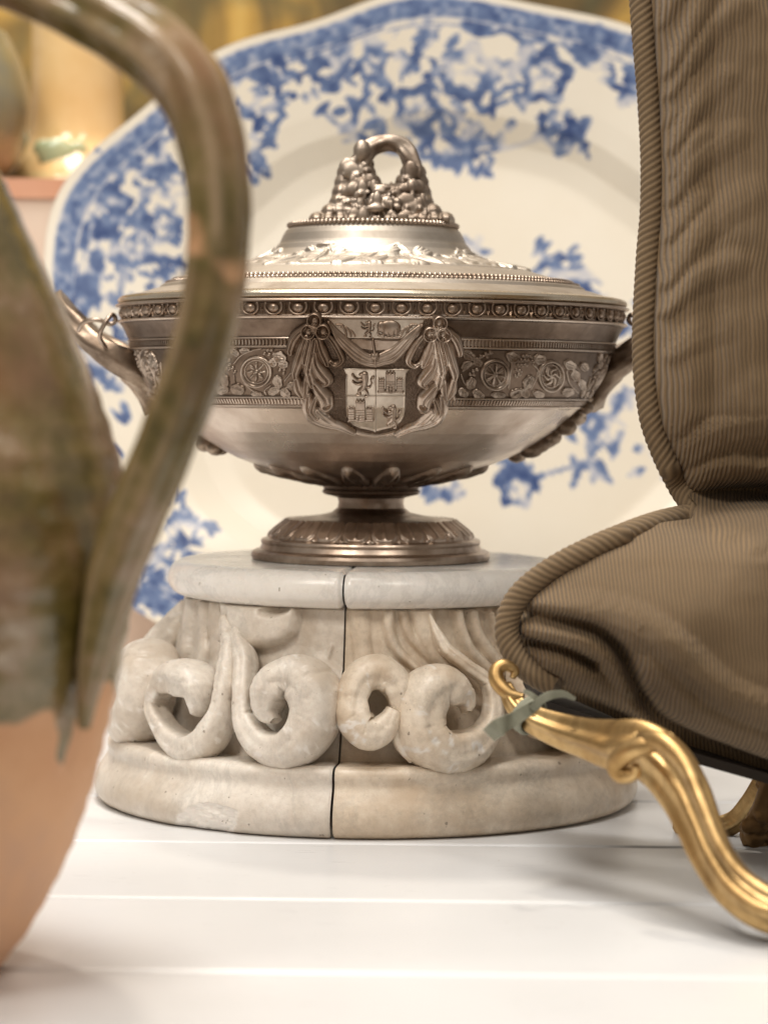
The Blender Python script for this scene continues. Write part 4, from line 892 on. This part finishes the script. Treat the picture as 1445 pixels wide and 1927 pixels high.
# ================================================================== corduroy cushion
t = NT('brown corduroy'); uvx = t.n.new('ShaderNodeSeparateXYZ'); t.l.new(t.tc.outputs['UV'], uvx.inputs[0])
wob = t.noise(3.0, 3, coord='UV'); ph_ = t.math('ADD', uvx.outputs[0], t.math('MULTIPLY', wob, .05))
rib = t.math('SINE', t.math('MULTIPLY', ph_, 2*math.pi/.0072)); rib = t.math('ADD', t.math('MULTIPLY', rib, .5), .5)
fuzz = t.noise(260, 3, .7, coord='UV'); tone = t.noise(4, 4, coord='UV')
c = t.ramp(tone, [(.3, (.195, .124, .057)), (.7, (.245, .160, .080))]); c = t.mix(t.ramp(rib, [(0., (1, 1, 1)), (.55, (0, 0, 0))]), c, (.098, .064, .033)); c = t.mix(t.math('MULTIPLY', fuzz, .30), c, (.27, .19, .11))
t.set(Base_Color=c, Roughness=.9, Sheen_Weight=.08, Sheen_Roughness=.5); n1 = t.bump(rib, .75, .0012); t.bump(fuzz, .2, .0006, n1); M['cord'] = t.m
cu = empty('corduroy_cushion', P(1300, 1380, -.22), 'olive brown corduroy cushion with corded edge on the gilt stand', 'cushion')
UP = [(1196, -90), (1206, 0), (1214, 100), (1222, 200), (1227, 300), (1226, 400), (1219, 480), (1214, 560), (1211, 640), (1214, 710), (1226, 790), (1246, 850), (1275, 910), (1312, 952)]
LOW = [(1300, 976), (1232, 986), (1166, 1010), (1108, 1034), (1049, 1064), (997, 1101), (968, 1134), (954, 1172), (957, 1206), (974, 1240)]
UND = [(1000, 1275), (1050, 1305), (1110, 1330), (1180, 1362), (1260, 1398), (1340, 1428), (1445, 1452), (1560, 1470)]
RIGHT = [(1720, 1440), (1800, 1300), (1830, 1100), (1790, 960), (1850, 760), (1880, 400), (1850, 60), (1780, -90), (1500, -130)]
outl = np.concatenate([catmull(UP, 6), catmull(LOW, 6), catmull(UND, 6), catmull(RIGHT, 4)])
def seamY(px, py):
    up = -.140+.0*px; lo = np.interp(px, [930, 1050, 1250, 1500], [-.178, -.188, -.20, -.212]); k_ = np.clip((py-880)/170, 0, 1); k_ = k_*k_*(3-2*k_)
    return up*(1-k_)+lo*k_
st = 5.0
gx = np.arange(930, 1895, st); gy = np.arange(-140, 1480, st); GX, GY = np.meshgrid(gx, gy, indexing='ij')
ins = np.zeros(GX.shape, bool); dist = np.full(GX.shape, 1e9); nxp = np.zeros(GX.shape); nyp = np.zeros(GX.shape)
for a, b in zip(outl, np.roll(outl, -1, 0)):
    d = b-a; L2 = d@d
    if L2 < 1e-6: continue
    tt_ = np.clip(((GX-a[0])*d[0]+(GY-a[1])*d[1])/L2, 0, 1); ex = a[0]+tt_*d[0]; ey = a[1]+tt_*d[1]; dd = np.hypot(GX-ex, GY-ey); mk = dd < dist
    dist = np.where(mk, dd, dist); nxp = np.where(mk, ex, nxp); nyp = np.where(mk, ey, nyp)
    c_ = ((a[1] > GY) != (b[1] > GY)); ins ^= c_ & (GX < (b[0]-a[0])*(GY-a[1])/(b[1]-a[1]+1e-12)+a[0])
near = (~ins) & (dist < st*1.6); PXc = np.where(near, nxp, GX); PYc = np.where(near, nyp, GY); dist = np.where(ins, dist, 0)
e = np.clip(dist/210, 0, 1); hpx = np.interp(GY, [880, 1060], [.056, .048])*np.sqrt(1-(1-e)**2)**1.15
def seg_d(pts):
    q = catmull(pts, 8); best = np.full(GX.shape, 1e9); side = np.zeros(GX.shape)
    for a, b in zip(q[:-1], q[1:]):
        d = b-a; u_ = np.clip(((GX-a[0])*d[0]+(GY-a[1])*d[1])/(d@d), 0, 1); dd = np.hypot(GX-a[0]-u_*d[0], GY-a[1]-u_*d[1]); mk = dd < best
        best = np.where(mk, dd, best); side = np.where(mk, np.sign(d[0]*(GY-a[1])-d[1]*(GX-a[0])), side)
    return best, side
cr1, _ = seg_d([(1270, 952), (1320, 945), (1380, 932), (1430, 927), (1500, 940), (1620, 980), (1760, 985)])
cr2, s2 = seg_d([(975, 1140), (1000, 1150), (1060, 1158), (1120, 1176), (1165, 1225), (1195, 1290), (1240, 1345), (1310, 1385), (1445, 1440)])
cr3, s3 = seg_d([(960, 1208), (1010, 1206), (1060, 1214), (1110, 1240)])
up_ = np.clip((940-GY)/60, 0, 1)
hpx = hpx-.050*np.exp(-(cr1/26)**2)*np.clip(hpx/.06, 0, 1)-.012*np.exp(-(cr1/95)**2)
lowm = np.clip((GY-1040)/60, 0, 1)
hpx = hpx-lowm*(.017*np.exp(-(cr2/13)**2)+.008*np.exp(-(cr2/50)**2)+np.where(s2 > 0, .012, 0)*np.clip(cr2/50, 0, 1))-lowm*.010*np.exp(-(cr3/9)**2)
hfold = HF((0, 0), 1.0, 1150, -140, 1900, 1000, 5)
for pts, wd, H in (([(280, 190), (330, 60), (420, -60)], 44, 7), ([(318, 480), (400, 300), (490, 120), (560, -40)], 46, 9), ([(330, 610), (430, 430), (560, 250), (720, 110), (860, 40)], 50, 8.5),
                   ([(335, 930), (420, 760), (510, 640), (600, 560)], 46, 7), ([(345, 1090), (430, 960), (520, 870)], 40, 6), ([(335, 1230), (420, 1080), (520, 980), (660, 890)], 50, 8), ([(312, 1450), (390, 1330), (470, 1250)], 46, 6),
                   ([(305, 1720), (420, 1520), (560, 1350), (760, 1220)], 56, 8), ([(300, 1890), (390, 1770), (500, 1690), (640, 1640)], 52, 9), ([(310, 780), (380, 660), (440, 580)], 34, 4), ([(330, 2150), (450, 2040), (600, 1980)], 60, 5)):
    hfold.stroke([(1145+x/3.21, y/3.21) for x, y in pts], np.array([wd*1.2, wd*1.8, wd*2.3, wd*2.3])/3.21, H, p=1.7)
hpx = hpx+.0006*hfold.sample(GX, GY)*np.clip(dist/22, 0, 1)*up_*np.clip(1.05-(GX-1240)/210, 0, 1)**1.3
hw2 = HF((0, 0), 1.0, 930, 780, 1900, 1480, 5)
for pts, wd, H in (([(1290, 905), (1350, 880), (1420, 890), (1480, 905)], 34, 8), ([(1275, 860), (1330, 820), (1400, 800)], 40, 6), ([(1250, 800), (1290, 740), (1350, 700)], 40, 5), ([(1350, 985), (1400, 960), (1450, 955)], 26, 6), ([(1395, 1010), (1425, 985), (1470, 975)], 22, 5),
                   ([(1010, 1140), (1090, 1140), (1180, 1160), (1260, 1220), (1340, 1290), (1445, 1330)], 40, 7), ([(1200, 1240), (1280, 1320), (1380, 1370), (1460, 1400)], 34, 6), ([(985, 1180), (1060, 1190), (1120, 1225), (1170, 1290)], 24, 6), ([(990, 1235), (1060, 1250), (1130, 1290), (1190, 1345)], 28, 6)):
    hw2.stroke(pts, wd*1.3, H, p=1.6)
hpx = hpx+.0011*hw2.sample(GX, GY)*np.clip(dist/26, 0, 1)
hpx = hpx+.010*(vnoise(GX/150, GY/150, 6, 2)-.5)*np.clip(dist/60, 0, 1)+.0022*(vnoise(GX/60, GY/60, 7, 2)-.5)*np.clip(dist/40, 0, 1)
hpx = np.where(ins, np.maximum(hpx, .001), 0.0004)
bs_ = P(PXc, PYc, seamY(PXc, PYc)); fr = bs_-np.stack([0*hpx, hpx, 0*hpx], -1); bk = bs_+np.stack([0*hpx, np.minimum(hpx*.7, .035), 0*hpx], -1)
ok = (ins | near); F = grid_faces(len(gx), len(gy)); keep = ok.ravel()[F].all(1) & ins.ravel()[F].any(1); F = F[keep]; nv_ = GX.size
V = np.concatenate([fr.reshape(-1, 3), bk.reshape(-1, 3)]); uv = np.stack([GX.ravel(), GY.ravel()], -1)/1000; uv = np.concatenate([uv, uv]); FF = np.concatenate([F, F[:, ::-1]+nv_])
used = np.unique(FF); rmp = np.full(len(V), -1); rmp[used] = np.arange(len(used))
part('cover', V[used], rmp[FF][:, ::-1], M['cord'], cu, uv=uv[used])
t = NT('corduroy piping'); f1 = t.noise(200, 4, .7); n = t.noise(30, 3)
t.set(Base_Color=t.mix(t.attr('rib'), (.12, .082, .046), t.ramp(n, [(.3, (.20, .135, .074)), (.7, (.255, .178, .10))])), Roughness=.9, Sheen_Weight=.06); t.bump(f1, .3, .0008); M['piping'] = t.m
def piping(rows, wpx, fwd, name='piping'):
    q = catmull(rows, 90); px_, py_ = q[:, 0], q[:, 1]; Yp = seamY(px_, py_)-fwd(px_, py_); path = P(px_, py_, Yp); kk_ = (Yp-CAM[1])/FPX
    Lp = np.concatenate([[0], np.cumsum(np.hypot(np.diff(px_), np.diff(py_)))])
    q2 = np.arange(0, Lp[-1], 1.7); path = np.stack([np.interp(q2, Lp, path[:, i]) for i in range(3)], -1); kk2 = np.interp(q2, Lp, kk_)
    seg = 40; th = np.linspace(0, 2*math.pi, seg, endpoint=False)
    wv = .5+.5*np.sin(2*math.pi*(q2[:, None]+2.5*vnoise(q2/40, q2*0+1, 3)[:, None])/13.0+6*th[None, :])
    ww = 1+.06*(vnoise(q2/60, q2*0, 9)-.5)
    V, F = tube(path, wpx*.5*kk2*ww, seg, lambda t_, L: .93+.09*wv, up=(0, 1, 0))
    rb = np.concatenate([wv.ravel(), [0, 0]])
    return part(name, V, F, M['piping'], cu, attr={'rib': np.clip(rb*1.3, 0, 1)})
piping([(1188, -110)]+UP[:-1]+[(1300, 948), (1325, 985)], 46, lambda x, y: np.interp(y, [880, 960], [.012, -.015])); piping([(1330, 968), (1285, 974)]+LOW[1:]+[(1004, 1268), (1050, 1292)], 47, lambda x, y: np.where(y < 1010, np.interp(x, [1150, 1280], [.012, -.018]), .012))

# ================================================================== green ribbon tie
t = NT('grey green ribbon'); n = t.noise(120, 4); t.set(Base_Color=t.ramp(n, [(.3, (.20, .205, .15)), (.7, (.29, .29, .22))]), Roughness=.7); M['ribbon'] = t.m
rb_ = empty('ribbon', P(990, 1340, -.235), 'grey green ribbon end tied round the gilt scroll tip', 'ribbon')
def strip(rows, name):
    r = catmull(rows, 6); c = P(r[:, 0], r[:, 1], r[:, 3]); k_ = (r[:, 3]-CAM[1])/FPX; T = np.gradient(c, axis=0); T /= np.linalg.norm(T, axis=1)[:, None]
    N = np.cross(T, np.array([.15, 1, .1])); N /= np.linalg.norm(N, axis=1)[:, None]; hw = (r[:, 2]*k_*.5)[:, None]; th_ = np.array([0, .0006, 0])
    V = np.stack([c-N*hw-th_, c+N*hw-th_, c+N*hw+th_, c-N*hw+th_], 1); n_ = len(r); F = grid_faces(n_, 4, False, True).tolist()+[[0, 1, 2, 3], [n_*4-1, n_*4-2, n_*4-3, n_*4-4]]
    return part(name, V, F, M['ribbon'], rb_, smooth=False)
strip([(919, 1384, 30, -.238), (940, 1368, 34, -.244), (965, 1354, 27, -.236), (990, 1338, 24, -.232), (1015, 1322, 18, -.228)], 'tail')
strip([(1000, 1334, 12, -.232), (1026, 1312, 16, -.236), (1058, 1306, 13, -.234), (1082, 1316, 7, -.232)], 'knot')
strip([(985, 1300, 8, -.23), (1000, 1308, 10, -.233), (1016, 1320, 11, -.233)], 'knot')

c0 = P(992, 1344, -.213); t0 = P(1040, 1370, -.222)-P(955, 1310, -.206); t0 /= np.linalg.norm(t0); a0 = np.cross(t0, [0, 1, 0]); a0 /= np.linalg.norm(a0); b0 = np.cross(a0, t0)
for sh_ in (0, 9):
    th = np.linspace(0, 2*math.pi, 40); pth = c0+t0*sh_*.0002+np.outer(np.cos(th), a0)*.0068+np.outer(np.sin(th), b0)*.0072
    V, F = tube(pth, .0011, 10, up=t0, radb=.0018, cap=False); part('wrap', V, F, M['ribbon'], rb_)
